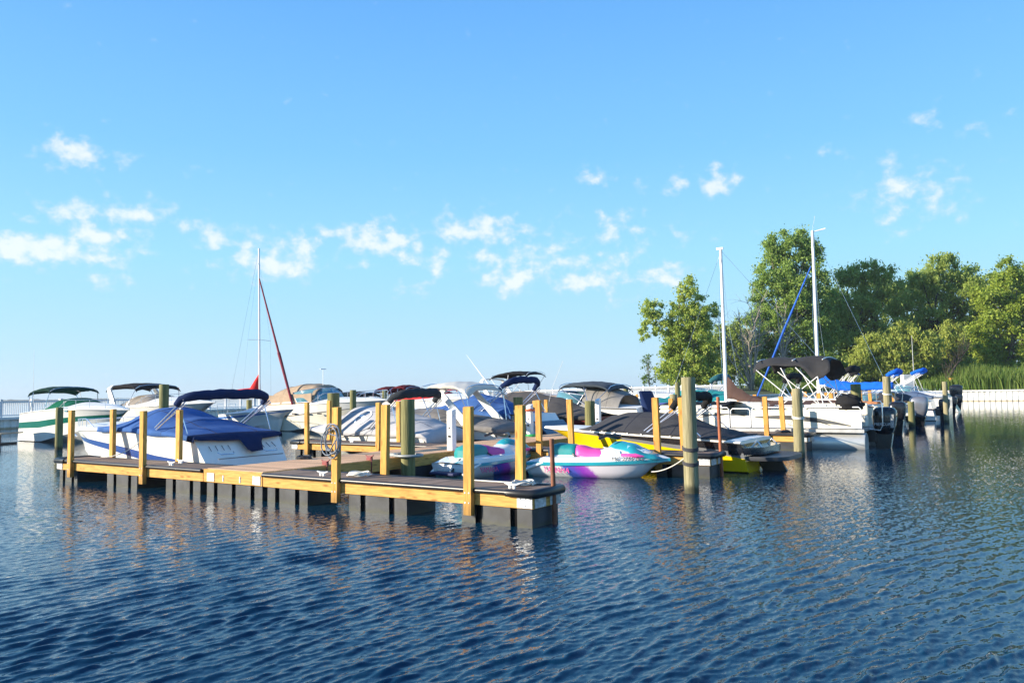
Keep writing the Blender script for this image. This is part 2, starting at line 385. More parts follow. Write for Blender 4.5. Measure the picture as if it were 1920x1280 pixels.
    am = mth(t, 'MULTIPLY', mth(t, 'MULTIPLY', fd.outputs[0], pr.outputs[0]), fd2.outputs[0])
    a1 = mth(t, 'MULTIPLY', s1, am); a2 = mth(t, 'MULTIPLY', mth(t, 'MULTIPLY', s2, am), .45)
    ex = mth(t, 'SUBTRACT', mth(t, 'MULTIPLY', a1, ca), mth(t, 'MULTIPLY', a2, sna))
    ey = mth(t, 'ADD', mth(t, 'MULTIPLY', a1, sna), mth(t, 'MULTIPLY', a2, ca))
    ex = mth(t, 'ADD', ex, mth(t, 'MULTIPLY', mth(t, 'SUBTRACT', sb.outputs[0], .5), mth(t, 'MULTIPLY', fd2.outputs[0], .16)))
    ey = mth(t, 'ADD', ey, mth(t, 'MULTIPLY', mth(t, 'SUBTRACT', sb.outputs[1], .5), mth(t, 'MULTIPLY', fd2.outputs[0], .16)))
    cb = N(t, 'ShaderNodeCombineXYZ'); t.links.new(ex, cb.inputs[0]); t.links.new(ey, cb.inputs[1])
    ad = N(t, 'ShaderNodeVectorMath', operation='ADD'); t.links.new(ge.outputs['Normal'], ad.inputs[0]); t.links.new(cb.outputs[0], ad.inputs[1])
    nn = N(t, 'ShaderNodeVectorMath', operation='NORMALIZE'); t.links.new(ad.outputs[0], nn.inputs[0])
    t.links.new(nn.outputs[0], b.inputs['Normal'])
    o = np_mesh('water', V, Q, m, smooth=True); tag(o, kind='structure')
    return o
build_water()

# ------------------------------------------------------------------ docks
ZD = .5
def float_block(fa, fb, y0, y1, d, zt=None):
    zt = ZD - .238 if zt is None else zt; L_ = fb - fa; n = 2 if L_ < 1.45 else 3; rec = .05
    front = []; mats_ = []
    xs = [fa]; 
    for k in range(n):
        xc = fa + (k + .5) * L_ / n; xs += [xc - .058, xc + .058]
    xs.append(fb); pl = [(xs[0], 0)]; mt = []
    for k in range(n):
        a, b_ = xs[1 + 2 * k], xs[2 + 2 * k]
        pl += [(a, 0), (a, rec), (b_, rec), (b_, 0)]; mt += [0, 1, 1, 1]
    pl.append((fb, 0)); mt.append(0)
    loop = [(x, y0 + q) for x, q in pl] + [(x, y1 - q) for x, q in pl[::-1]]
    mm = mt + [0] + mt[::-1] + [0]
    m = MB(); b0 = len(m.v); N_ = len(loop)
    for z in (-.14, zt): m.v.extend([(x, y, z) for x, y in loop])
    for j in range(N_):
        k = (j + 1) % N_; m.f.append((j, k, N_ + k, N_ + j)); m.m.append(mm[j])
    m.f.append(tuple(range(N_, 2 * N_))); m.m.append(0)
    return m.build('float', [FLOATG, FLOATK], d)
def finger(label, u0, u1, w0, width, posts, floats, tip, cleats=()):
    """floating finger; local x = u, y = w; tip: +1 free end at u1, -1 free end at u0"""
    d = thing('finger_dock', label, 'dock', U(0, w0), UA, 'floating finger docks')
    MB().box(u0, u1, .05, width - .05, ZD - .045, ZD).build('deck_boards', FDECK, d)
    MB().box(u0, u1, 0, .045, ZD - .235, ZD - .055).build('side_beam', WX, d, bevel=.006)
    MB().box(u0, u1, width - .045, width, ZD - .235, ZD - .055).build('side_beam', WX, d, bevel=.006)
    ue = u1 if tip > 0 else u0
    MB().box(ue - .045 if tip > 0 else ue, ue if tip > 0 else ue + .045, .048, width - .048, ZD - .235, ZD - .055).build('end_beam', WY, d, bevel=.006)
    MB().box(u0 + .5, u1 - .5, width * .45, width * .55, ZD - .20, ZD - .05).build('inner_beam', WX, d)
    # rubber bumper along the edge, in lengths between the posts
    for yy in (-.02, width + .02):
        m = MB(); m.tube([(u0 + .02, yy, ZD - .028), (u1 - .02, yy, ZD - .028)], .038, 10); m.build('bumper', RUBBER, d, smooth=50)
    m = MB(); xe = ue + .03 * tip
    m.tube([(ue - .42 * tip, -.035, ZD - .03), (ue - .02 * tip, -.035, ZD - .03), (xe, 0.03, ZD - .03), (xe, width - .03, ZD - .03), (ue - .02 * tip, width + .035, ZD - .03), (ue - .42 * tip, width + .035, ZD - .03)], [.052, .06, .066, .066, .06, .052], 12)
    m.build('corner_bumper', RUBBER, d, smooth=60)
    for yy in (-.012, width + .004):
        m = MB(); a, b_ = sorted((ue - .01 * tip, ue - .26 * tip)); m.box(a, b_, yy, yy + .008, ZD - .225, ZD - .075)
        for k in range(3):
            for q in (0, 1):
                m.box(a + .04 + k * .085, a + .06 + k * .085, yy - .008, yy + .016, ZD - .205 + q * .09, ZD - .185 + q * .09)
        m.build('corner_bracket', GALV, d)
    a, b_ = sorted((ue + .004 * tip, ue + .012 * tip))
    for ya, yb in ((.03, width * .42), (width * .58, width - .03)): MB().box(a, b_, ya, yb, ZD - .225, ZD - .075).build('corner_bracket', GALV, d)
    for (fa, fb) in floats:
        float_block(fa, fb, .03, width - .03, d)
    for (pu, side, dx, top, mt) in posts:
        m = MB(); y0 = -.10 if side < 0 else width + .012; y1 = y0 + .088
        a = .07
        bot = [(pu - a, y0, .12), (pu + a, y0, .12), (pu + a, y1, .12), (pu - a, y1, .12)]
        tp = [(x + dx, y, top + ((y - y0) * .1)) for (x, y, z) in bot]
        p = m.hexa(bot, tp).build('post', mt, d, bevel=.006)
        if w0 == 0 and side < 0:
            for zz in (.3, .44):
                for xx in (-.035, .035): MB().box(pu + xx - .010, pu + xx + .010, y0 - .006, y0 + .002, zz - .010, zz + .010).build('bolt', GALV, p)
    for (cu, cy) in cleats:
        m = MB(); m.box(cu - .05, cu - .02, cy - .02, cy + .02, ZD, ZD + .05).box(cu + .02, cu + .05, cy - .02, cy + .02, ZD, ZD + .05)
        m.tube([(cu - .13, cy, ZD + .075), (cu - .06, cy, ZD + .055), (cu + .06, cy, ZD + .055), (cu + .13, cy, ZD + .075)], [.009, .016, .016, .009], 8)
        m.build('cleat', ALU, d, smooth=40)
    return d
WID = .74
ROWS = [(0, 'nearest'), (6.8, 'second'), (14.8, 'third'), (21.6, 'fourth'), (29.6, 'fifth'), (36.4, 'sixth')]
words = ['in the foreground', 'second out from the camera', 'third out from the camera', 'fourth out from the camera', 'fifth out from the camera', 'sixth out from the camera']
LPOST = {0: [(-12.14, -1, .01, 1.62, WZ), (-9.2, -1, .0, 1.60, WZ), (-11.95, 1, .0, 1.62, WZ), (-9.28, 1, .01, 1.60, WZ)]}
for k, (w0, nm) in enumerate(ROWS):
    h = 1.62 + .05 * math.sin(k * 2.1)
    lp = LPOST.get(k, [(-12.12, -1, -.01, h, WZ), (-9.2, -1, .02, h - .02, WZ), (-12.1, 1, 0, h + .04, WZ), (-9.2, 1, -.02, h, WZ)])
    rp = [(-3.52, -1, .03, 1.66, WZ), (-.78, -1, .012, 1.66, WZ), (-3.25, 1, .04, 1.68, WZ), (-.46, 1, .02, 1.66, WZ)] if k == 0 else \
         [(-3.9, -1, -.02, h, WZO), (-.86, -1, -.04, h + .03, WZO), (-3.5, 1, -.05, h, WZO), (-.6, 1, -.05, h + .02, WZO)]
    fl = [(-12.8, -12.0), (-10.7, -9.55), (-8.5, -7.35)] if k == 0 else [(-12.75, -11.6), (-9.9, -8.8), (-8.3, -7.3)]
    fr = [(-5.35, -4.3), (-3.3, -2.05), (-.98, .24)] if k == 0 else [(-5.3, -4.2), (-3.2, -2.0), (-.95, .24)]
    finger('brown decked finger dock %s, left of the walkway' % words[k], -12.87, -7.22, w0, WID, lp, fl, -1, [(-8.6, .2), (-8.9, .6)] if k == 0 else [(-10.5, .2)])
    finger('brown decked finger dock %s, right of the walkway' % words[k], -5.44, .28, w0, WID, rp, fr, 1, [(-4.1, .18), (-.2, .2)] if k == 0 else [(-2.2, .2)])

wk = thing('walkway_dock', 'long tan boarded main walkway running back between the fingers', 'dock', U(0, 0), UA)
u0, u1, w1 = -7.2, -5.46, 46
MB().box(u0 + .05, u1 - .05, .05, w1, ZD - .035, ZD + .012).build('deck_boards', WDECK, wk)
MB().box(u0, u1, -.003, .045, ZD - .235, ZD + .006).build('end_beam', WX, wk, bevel=.006)
for a, b_ in ((u0, u0 + .045), (u1 - .045, u1)):
    MB().box(a, b_, .05, w1, ZD - .235, ZD + .004).build('side_beam', WY, wk)
for px_ in (-7.08, -5.72):
    m = MB(); m.box(px_, px_ + .22, -.014, -.005, ZD - .215, ZD - .06); m.build('joint_plate', GALV, wk)
for px_ in (-6.6, -6.1):
    MB().box(px_, px_ + .03, -.014, -.005, ZD - .2, ZD - .09).build('bolt_strap', GALV, wk)
for a in [0.03 + 4.0 * k for k in range(11)]:
    float_block(u0 + .05, u1 - .05, a + .01, a + 1.5, wk)

# ------------------------------------------------------------------ pilings and pipes
def piling(label, x, y, top, r, lean=0, group='wooden mooring pilings', name='mooring_piling', mt=None, rope=None):
    t = thing(name, label, 'piling' if mt is None else 'pipe', (x, y, 0), random.random() * 6, group)
    m = MB(); n = 20 if mt is None else 14; rows = []
    for i in range(15):
        z = -.6 + (top + .6) * i / 14
        row = []
        for j in range(n):
            a = 2 * math.pi * j / n
            rr = r * (1.03 - .05 * i / 14) * (1 + (.03 * noise.noise(Vector((math.cos(a) * 1.5 + x, math.sin(a) * 1.5 + y, z * .8))) if mt is None else 0))
            row.append((rr * math.cos(a) + lean * z, rr * math.sin(a), z))
        rows.append(row)
    c = [(p[0] * .93 + lean * top * .07, p[1] * .93, top + .012) for p in rows[-1]]
    rows.append(c)
    m.grid(rows, 0, closed=True); m.poly(rows[-1], 0)
    m.build('shaft', mt or (PILE if ('pale' in label or 'rope' in label or 'far' in label) else PILEG), t, smooth=40)
    if rope:
        for (zz, rm) in rope:
            m = MB()
            for q in range(3):
                pts = [((r + .012) * math.cos(a), (r + .012) * math.sin(a), zz + q * .022 + .03 * math.sin(a)) for a in np.linspace(0, 6.28, 22)]
                m.tube(pts, .011, 6)
            o = m.build('mooring_line', rm, None, smooth=60); o.location = (x, y, 0)
            tag(o, ('upper dark' if rm is ROPED and zz > .7 else 'lower dark' if rm is ROPED else 'white') + ' rope wound round the ' + ' '.join(label.split()[:9]), 'rope')
    return t
p = U(.76, 4.5); piling('tall pale green piling standing alone right of the jet skis', p[0], p[1], 2.07, .127, rope=[(.78, ROPED), (.52, ROPED)])
p = U(.58, 12.69); piling('piling with white rope in front of the pontoon boat', p[0], p[1], 1.83, .138, lean=-.006, rope=[(1.05, ROPEW)])
p = U(-5.2, 3.55); piling('stout piling beside the walkway behind the nearest finger', p[0], p[1], 1.74, .15)
p = at_z(110, 843, 0); piling('dark piling in front of the green striped cruiser', p[0], p[1], 1.58, .13)
p = at_y(307, 770, 25.0); piling('tall piling behind the blue covered boat', p[0], p[1], 2.3, .15)
p = at_z(467, 806, 0); piling('piling in front of the red sailboat', p[0], p[1], 1.70, .15)
p = U(-12.35, 8.0); piling('thick piling beside the logo covered grey boat', p[0], p[1], 1.93, .19)
p = at_y(662, 780, 36); piling('piling in front of the tan canvas cruiser bow', p[0], p[1], 2.1, .15)
p = at_y(721, 780, 50); piling('distant piling under the wine red bimini', p[0], p[1], 2.2, .15)
p = U(-8.15, 12.15); piling('short thick piling left of the white pedestal with orange hose', p[0], p[1], 1.70, .16)
p = U(-5.3, 11.8); piling('piling behind the bow of the yellow hulled boat', p[0], p[1], 1.56, .15)
p = at_y(1175, 790, 44); piling('tall slim piling in front of the white railing', p[0], p[1], 2.05, .14)
p = at_y(1272, 790, 40); piling('slim tall piling under the yellow green tree', p[0], p[1], 2.25, .13)
p = at_y(1264, 790, 27); piling('piling hidden behind an orange post left of the pale green piling', p[0], p[1], 1.70, .13)
p = U(.75, 19.7); piling('dark piling behind the stern of the pontoon boat', p[0], p[1], 1.95, .17)
p = U(.9, 25.1); piling('pale rope ringed piling right of the bunched black canvas', p[0], p[1], 2.25, .15, rope=[(1.55, ROPEW)])
p = at_z(1710, 800, 0); piling('short piling left of the silver outboard', p[0], p[1], 1.15, .14)
p = at_z(1775, 792, 0); piling('slim piling in front of the far white boats', p[0], p[1], 2.05, .12)
p = at_y(1110, 780, 30); piling('low piling at the stern of the charcoal covered boat', p[0], p[1], 1.45, .16)
p = at_y(1556, 760, 42); piling('short piling among the far slips on the right', p[0], p[1], 1.6, .13)
p = U(.30, .52); piling('thin dark rusty pipe at the tip of the nearest finger', p[0], p[1], 1.18, .034, lean=-.02, group='steel guide pipes', name='guide_pipe', mt=RUST)
p = U(.30, 7.4); piling('tall orange rusty pipe at the tip of the second finger', p[0], p[1], 1.68, .036, lean=-.02, group='steel guide pipes', name='guide_pipe', mt=mat('orange_rust', (.34, .105, .045), rough=.75, var=.3, scale=9))
p = U(-12.9, 7.4); piling('thin brown pipe at the left tip of the second finger', p[0], p[1], 1.2, .034, group='steel guide pipes', name='guide_pipe', mt=RUST)

# ------------------------------------------------------------------ boats
class Boat:
    """hull lofted from stations; local +x = bow, +y = port, z = 0 waterline, x = 0 transom"""
    def __init__(s, name, label, cat, loc, rz, L, B, fs, fb, bands, mats, t0=.4, p=2.3, rake=.9, trans=.25, stern=.93, sm=0, group=None, draft=.3, bowz=.75, chine=.86, chn=.38, bmin=.02, tmat=None):
        s.L, s.B, s.fs, s.fb, s.t0, s.p, s.stern, s.sm, s.trans, s.bmin = L, B, fs, fb, t0, p, stern, sm, trans, bmin
        s.root = thing(name, label, cat, loc, rz, group)
        rows_all = []; NT = 34
        ts = [1 - (1 - i / NT) ** 1.25 for i in range(NT + 1)]
        pr_ = lambda q: q if isinstance(q, tuple) else (q, q)
        qs = [(0, 0)] + [pr_(b[0]) for b in bands[1:]] + [(1, 1)]
        fine = []; fm = []
        for i in range(len(bands)):
            a, b_ = qs[i], qs[i + 1]; k = 3 if b_[0] - a[0] > .3 else 2
            for j in range(k): fine.append((lerp(a[0], b_[0], j / k), lerp(a[1], b_[1], j / k))); fm.append(bands[i][1])
        fine.append((1.0, 1.0))
        m = MB()
        s.rake = rake
        for side in (1, -1):
            cols = []
            for t in ts:
                b = s.b(t); zs = s.zs(t); zk = -draft + (zs + draft) * bowz * max(0, (t - .72) / .28) ** 2.2
                zc = lerp(.03, zs * .62, max(0, t - .3) / .7 * (t > .3)) if t > .3 else .03
                zc = max(zc, zk + .02 * (1 - t)); cbm = b * (chine - chn * max(0, t) ** 3)
                pts = [(s.X(t, 0, zk), .0, zk)]
                pts.append((s.X(t, .12, zc), cbm * side, zc))
                for q in [lerp(f0, f1, t ** .7) for f0, f1 in fine]:
                    yy = cbm + (b - cbm) * q ** (1 + .5 * t); z = zc + .015 + (zs - zc - .015) * q
                    pts.append((s.X(t, .12 + .88 * q, z), yy * side, z))
                cols.append(pts)
            n = len(cols[0]); rows = [[cols[i][k] for i in range(len(ts))] for k in range(n)]
            mm = [0] + [1] + fm
            mm = [bands[0][1] if x == 1 and k == 1 else x for k, x in enumerate(mm)]
            m.grid(rows, mm, flip=(side > 0))
            tr = [r[0] for r in rows]
            half = tr
            for k in range(len(half) - 1):
                a, b_ = half[k], half[k + 1]; a0 = (a[0], 0, a[2]); b0 = (b_[0], 0, b_[2])
                q = [a0, a, b_, b0] if side > 0 else [a0, b0, b_, a]
                m.poly(q[::-1], mm[k] if tmat is None else tmat)
        s.hull = m.build('hull', mats, s.root, smooth=42)
    def b(s, t):
        if t < s.t0: return s.B / 2 * (s.stern + (1 - s.stern) * (t / s.t0))
        return max(s.bmin, s.B / 2 * (1 - ((t - s.t0) / (1 - s.t0)) ** s.p))
    def zs(s, t): return s.fs + (s.fb - s.fs) * t ** 1.4 + s.sm * math.sin(math.pi * t)
    def X(s, t, q, z):
        return s.L * t - s.rake * (1 - q) * t ** 5 + s.trans * q * (1 - t) ** 6
    def P(s, t, v, dz=0): return (s.X(t, 1, 0), s.b(t) * v, s.zs(t) + dz)
    def tx(s, x): return min(1, max(0, x / s.L))
    def rail(s, name='rub_rail', mt=None, r=.022, dz=-.01, t1=1.0, t0=0):
        m = MB()
        ts = [lerp(t0, t1, i / 30) for i in range(31)]
        pts = [s.P(t, 1.01, dz) for t in ts] + [s.P(t, -1.01, dz) for t in ts[::-1]]
        m.tube(pts, r, 6); return m.build(name, mt or RUBBER, s.root, smooth=60)
    def deck(s, t0=0, t1=1, H=((0, .05), (1, .02)), p=2.0, mt=None, name='deck', vmax=1.0, dz=0, n=22, smooth=50):
        m = MB(); rows = []
        for i in range(n + 1):
            t = lerp(t0, t1, i / n); h = interp(H, t); row = []
            for j in range(17):
                v = -1 + 2 * j / 16
                x, y, z = s.P(t, v * vmax, dz); row.append((x, y, z + h * (1 - abs(v) ** p)))
            rows.append(row)
        m.grid(rows)
        for r_ in (rows[0], rows[-1]):     # close the ends down to the sheer
            base = [(q[0], q[1], min(r_[0][2], r_[-1][2])) for q in r_]
            m.grid([r_, base])
        return m.build(name, mt or DECKW, s.root, smooth=smooth)
    def cover(s, mt, t0, t1, H, skirt=.12, flapmat=None, p=1.7, name='cover', wr=.03, seed=0, flap=None, n=46, nv=30, out=1.03, sag=.03):
        def cfn(t, v):
            h = interp(H, t); x, y, z = s.P(t, v * out, 0); ridge = (1 - abs(v) ** p)
            w = noise.noise(Vector((x * 1.3 + seed, y * 1.1, seed * 2.3))) * wr + noise.noise(Vector((x * 3.1, y * 2.6 + seed, 5 + seed))) * wr * .5
            fold = sag * math.sin(t * 31 + seed) * abs(v) ** 2 * (1 - abs(v)) * 3
            return Vector((x, y, z + .02 + h * ridge + (w + fold) * min(1, h * 4) * (1 if abs(v) < 1 else .2)))
        s.cfn = cfn
        m = MB(); rows = []
        for i in range(n + 1):
            t = lerp(t0, t1, i / n); h = interp(H, t); row = []
            for j in range(nv + 1):
                v = -1 + 2 * j / nv
                x, y, z = s.P(t, v * out, 0)
                ridge = (1 - abs(v) ** p)
                w = noise.noise(Vector((x * 1.3 + seed, y * 1.1, seed * 2.3))) * wr + noise.noise(Vector((x * 3.1, y * 2.6 + seed, 5 + seed))) * wr * .5
                fold = sag * math.sin(t * 31 + seed) * abs(v) ** 2 * (1 - abs(v)) * 3
                zz = z + .02 + h * ridge + (w + fold) * min(1, h * 4) * (1 if abs(v) < 1 else .2)
                row.append((x, y, zz))
            sk = skirt + .02 * math.sin(t * 23 + seed)
            row = [(row[0][0], row[0][1] - .015, row[0][2] - sk)] + row + [(row[-1][0], row[-1][1] + .015, row[-1][2] - sk)]
            rows.append(row)
        if flap:                                  # hangs down over the transom
            r0 = rows[0]; k = len(r0)
            low = []
            for j, q in enumerate(r0):
                v = -1 + 2 * j / (k - 1)
                drop = interp(flap, v)
                fx = s.trans / s.fs * 1.15
                low.append((q[0] - .16 - drop * fx, q[1], q[2] - drop))
            mid = [(lerp(a[0], b_[0], .5) - .06, a[1], lerp(a[2], b_[2], .35)) for a, b_ in zip(r0, low)]
            rows = [low, mid] + rows
        m.grid(rows, [1, 1, 1] + [0] * (len(rows) - 4) if flap else 0)
        o = m.build(name, [mt, flapmat or mt], s.root, smooth=70, solid=.012)
        off = 2 if flap else 0; sm_ = mat('seam_dark', (.02, .025, .05), rough=.9)
        for jj in ((nv * 3) // 4, nv // 4 + 1):
            pts = [Vector(r[jj]) + Vector((0, 0, .006)) for r in rows[off:off + int(n * .72)]]
            MB().tube(pts, .007, 5).build('seam', sm_, o, smooth=60)
        for ii in (int(n * .36), int(n * .66)):
            MB().tube([Vector(q) + Vector((0, 0, .006)) for q in rows[off + ii]], .007, 5).build('seam', sm_, o, smooth=60)
        return o
    def bimini_roll(s, xf, xt, zt, yw, mt, r=.11, feet=None, drop=.16, strut=None, yoff=0, name='folded_bimini', tube=None):
        """folded bimini: fabric roll across the beam on a pair of leaning bows"""
        m = MB(); n = 22; pts = []; rs = []
        for i in range(n + 1):
            v = -1 + 2 * i / n
            y = yw * v * (1 if abs(v) < .98 else 1.0); z = zt - drop * abs(v) ** 5 + .01 * math.sin(v * 9)
            x = xt + (xf - xt) * .22 * abs(v) ** 8
            pts.append((x, y + yoff, z)); rs.append(r * (.72 + .28 * (1 - abs(v) ** 6)) * (1 + .07 * math.sin(i * 1.9)))
        pts = [(pts[0][0] + (xf - xt) * .09, pts[0][1] - .03, pts[0][2] - .13)] + pts + [(pts[-1][0] + (xf - xt) * .09, pts[-1][1] + .03, pts[-1][2] - .13)]
        rs = [r * .66] + rs + [r * .66]
        m.tube(pts, rs, 12, sq=1.15)
        ro = m.build(name, mt, s.root, smooth=70)
        for sd in (-1, 1):
            fr = MB(); t = s.tx(xf); foot = Vector((xf, s.b(t) * sd * .97, s.zs(t) + .02))
            top = Vector((xt + (xf - xt) * .08, yw * sd + yoff, zt - drop - .06))
            off = Vector((.05, 0, .06))
            fr.tube([foot, top], .016, 6); fr.tube([foot + off, top + off], .016, 6); fr.tube([foot + off * .3, top - off * .8], .014, 6)
            if strut is not None:
                t2 = s.tx(strut); fr.tube([(strut, s.b(t2) * sd * .96, s.zs(t2) + .02), foot.lerp(top, .82)], .013, 6)
            fr.build('bimini_frame', tube or STEEL, ro, smooth=50)
        return ro
    def bimini_open(s, xa, xb, za, zb, yw, mt, zmid=None, hang=.12, bows=None, tube=None, name='bimini_canopy', foot=None, peak=None, fw=.97):
        m = MB(); rows = []; n = 24
        for i in range(n + 1):
            t = i / n; x = lerp(xa, xb, t)
            zc = lerp(za, zb, t) + (zmid or 0) * math.sin(math.pi * t)
            e = abs(2 * t - 1); row = []
            for j in range(-1, 20):
                v = max(-1, min(1, -1 + 2 * j / 18))
                z = zc - .13 * abs(v) ** 3 - hang * e ** 7 - .03 * math.sin(math.pi * 2 * t) ** 2 * (1 - v * v)
                if j in (-1, 19): z -= .10 * (1 - .5 * e)
                if peak: z -= peak * max(0, abs(v) - .55) / .45 * math.exp(-((t - .05) / .16) ** 2)
                row.append((x + (.0 if not peak else -.12 * abs(v) * e), yw * (1 - .03 * math.sin(math.pi * 2 * t) ** 2) * v, z + .006 * math.sin(i * 1.3 + j)))
            rows.append(row)
        m.grid(rows); c = m.build(name, mt, s.root, smooth=70, solid=.014)
        fr = MB()
        xf0 = foot if foot is not None else (xa + xb) / 2
        for xb_, xf in (bows or [(xa + .03, xf0), ((xa + xb) / 2, xf0), (xb - .03, xf0)]):
            t = (xb_ - xa) / (xb - xa); zc = lerp(za, zb, t) + (zmid or 0) * math.sin(math.pi * t)
            tt = s.tx(xf)
            for sd in (-1, 1):
                fr.tube([(xf, s.b(tt) * fw * sd, s.zs(tt)), (xb_, yw * .97 * sd, zc - .20), (xb_, yw * .8 * sd, zc - .09)], .017, 6)
            fr.tube([(xb_, yw * .8 * v, zc - .16 * abs(.8 * v) ** 3 - .02) for v in (-1, -.5, 0, .5, 1)], .017, 6)
        fr.build('bimini_frame', tube or STEEL, c, smooth=50)
        return c
    def windshield(s, x_side, x_front, h, width=.86, lean=.45, base=0.02, gl=None, frame=None):
        ts, tf = s.tx(x_side), s.tx(x_front)
        pl = []
        for k in range(13):
            a = -1 + 2 * k / 12
            x = x_front - (x_front - x_side) * abs(a) ** 2.6; t = s.tx(x)
            y = s.b(t) * width * (1 if abs(a) == 1 else 1) * math.copysign(min(1, abs(a) * 1.35), a)
            pl.append((x, y, s.zs(t) + base))
        bot = pl; top = [(x - lean * h, y * .9, z + h * (1 - .25 * abs(-1 + 2 * k / 12) ** 4)) for k, (x, y, z) in enumerate(pl)]
        m = MB(); m.grid([bot, top]); g = m.build('windshield', gl or GLASS, s.root, smooth=60, solid=.01)
        fr = MB(); fr.tube(top, .018, 6); fr.tube(bot, .018, 6)
        for k in (0, 3, 6, 9, 12): fr.tube([bot[k], top[k]], .014, 6)
        fr.build('windshield_frame', frame or STEEL, g, smooth=50)
        return g
    def bow_rail(s, t0=.5, t1=.97, h=.42, n=5, inset=.93):
        m = MB(); ts = [lerp(t0, t1, i / 14) for i in range(15)]
        top = [Vector(s.P(t, inset, h * min(1, (i + .3) / 3))) for i, t in enumerate(ts)]
        ot = [Vector((p.x, -p.y, p.z)) for p in top[::-1]]
        m.tube(top + ot, .014, 6)
        for i in range(n):
            t = lerp(t0 + .06, t1, i / (n - 1))
            for sd in (-1, 1): m.tube([s.P(t, inset * sd, .02), s.P(t, inset * sd, h * .96)], .011, 6)
        return m.build('bow_rail', STEEL, s.root, smooth=50)
    def arch(s, x0, x1, z, yw, w=.34, th=.09, mt=None, name='radar_arch'):
        """slanted moulded arch: foot at x0, top at x1"""
        t = s.tx(x0); zf = s.zs(t) + .02; path = []
        for i in range(9): k = i / 8; path.append((lerp(x0, x1, k), lerp(s.b(t) * .96, yw, k ** .8), lerp(zf, z - .15, k), lerp(1, .62, k)))
        path += [(x1 - .02, yw * .86, z, .55), (x1 - .03, yw * .4, z + .04, .5)]
        full = path + [(a, -b_, c, d) for a, b_, c, d in path[::-1]]
        m = MB(); rows = []
        for i, (x, y, zz, k) in enumerate(full):
            p0 = full[max(0, i - 1)]; p1 = full[min(len(full) - 1, i + 1)]
            d = Vector((0, p1[1] - p0[1], p1[2] - p0[2])).normalized(); nn = Vector((0, -d.z, d.y))
            hw = w * k / 2; c = Vector((x, y, zz))
            rows.append([c + Vector((hw, 0, 0)) + nn * th * .35, c + Vector((hw * .6, 0, 0)) + nn * th * .5, c + Vector((-hw * .6, 0, 0)) + nn * th * .5, c + Vector((-hw, 0, 0)) + nn * th * .35,
                         c + Vector((-hw, 0, 0)) - nn * th * .35, c + Vector((-hw * .6, 0, 0)) - nn * th * .5, c + Vector((hw * .6, 0, 0)) - nn * th * .5, c + Vector((hw, 0, 0)) - nn * th * .35])
        m.grid(rows, closed=True); return m.build(name, mt or GEL, s.root, smooth=50)
    def platform(s, x0, x1, hw, z, th, mt, name='swim_platform', round_=.25, edge=None):
        m = MB(); out_ = []
        n = 9
        for i in range(n): a = math.pi / 2 * i / (n - 1); out_.append((x0 + round_ - round_ * math.cos(math.pi / 2 - a) if False else x0 + round_ * (1 - math.sin(a)), -(hw - round_ + round_ * math.cos(a)) if False else -(hw - round_) - round_ * math.cos(a)))
        left = [(x1, -hw)] + out_
        pl = left + [(x, -y) for x, y in left[::-1]]
        lo = [(x, y * .97, z - th) for x, y in pl]; md = [(x - .0, y, z - th * .4) for x, y in pl]; hi = [(x, y, z) for x, y in pl]
        m.grid([lo, md, hi], closed=True); m.poly(hi); m.poly(lo[::-1])
        return m.build(name, mt, s.root, smooth=40, bevel=.008)
    def outboard(s, x, y, z, sc, mt, leg=None, text=None, name='outboard_motor', stripe=None):
        e = MB(); rows = []
        prof = [(0, .15, .13), (.04, .20, .17), (.2, .25, .20), (.42, .28, .215), (.58, .27, .20), (.64, .22, .165), (.67, .12, .09), (.675, .02, .02)]
        for (zz, a, b_) in prof:
            rows.append([(x + sc * (-.30 + (-.05 * zz) + a * (abs(math.cos(q)) ** .45) * math.copysign(1, math.cos(q))), y + sc * b_ * (abs(math.sin(q)) ** .55) * math.copysign(1, math.sin(q)), z + sc * zz) for q in np.linspace(0, 2 * math.pi, 20, endpoint=False)])
        e.grid(rows, closed=True); e.poly(rows[0][::-1])
        o = e.build(name, mt, s.root, smooth=60)
        l = MB()
        l.hexa([(x - sc * .36, y - sc * .06, -.55), (x - sc * .12, y - sc * .06, -.55), (x - sc * .12, y + sc * .06, -.55), (x - sc * .36, y + sc * .06, -.55)],
               [(x - sc * .50, y - sc * .12, z + .02), (x - sc * .08, y - sc * .12, z + .02), (x - sc * .08, y + sc * .12, z + .02), (x - sc * .50, y + sc * .12, z + .02)])
        l.box(x - sc * .55, x - sc * .05, y - sc * .14, y + sc * .14, -.12, -.09)
        l.build('lower_unit', leg or BLACK, o, bevel=.03)
        b_ = MB(); b_.box(x - .12 * sc, x + .12, y - .13 * sc, y + .13 * sc, z - .25, z + .12 * sc); b_.build('clamp_bracket', RUBBER, o, bevel=.015)
        return o

def text(body, size, mt, parent, loc, rot, name='lettering', ext=.002, sx=1.0, shear=0):
    c = bpy.data.curves.new(name, 'FONT'); c.body = body; c.size = size; c.extrude = ext; c.align_x = 'CENTER'; c.align_y = 'CENTER'; c.shear = shear
    c.resolution_u = 3
    tmp = bpy.data.objects.new('tmp', c); COL.objects.link(tmp)
    dg = bpy.context.evaluated_depsgraph_get(); me = bpy.data.meshes.new_from_object(tmp.evaluated_get(dg)); bpy.data.objects.remove(tmp)
    me.materials.clear(); me.materials.append(mt); me.name = name
    o = bpy.data.objects.new(name, me); COL.objects.link(o); o.parent = parent; o.location = loc; o.rotation_euler = rot; o.scale = (sx, 1, 1)
    return o

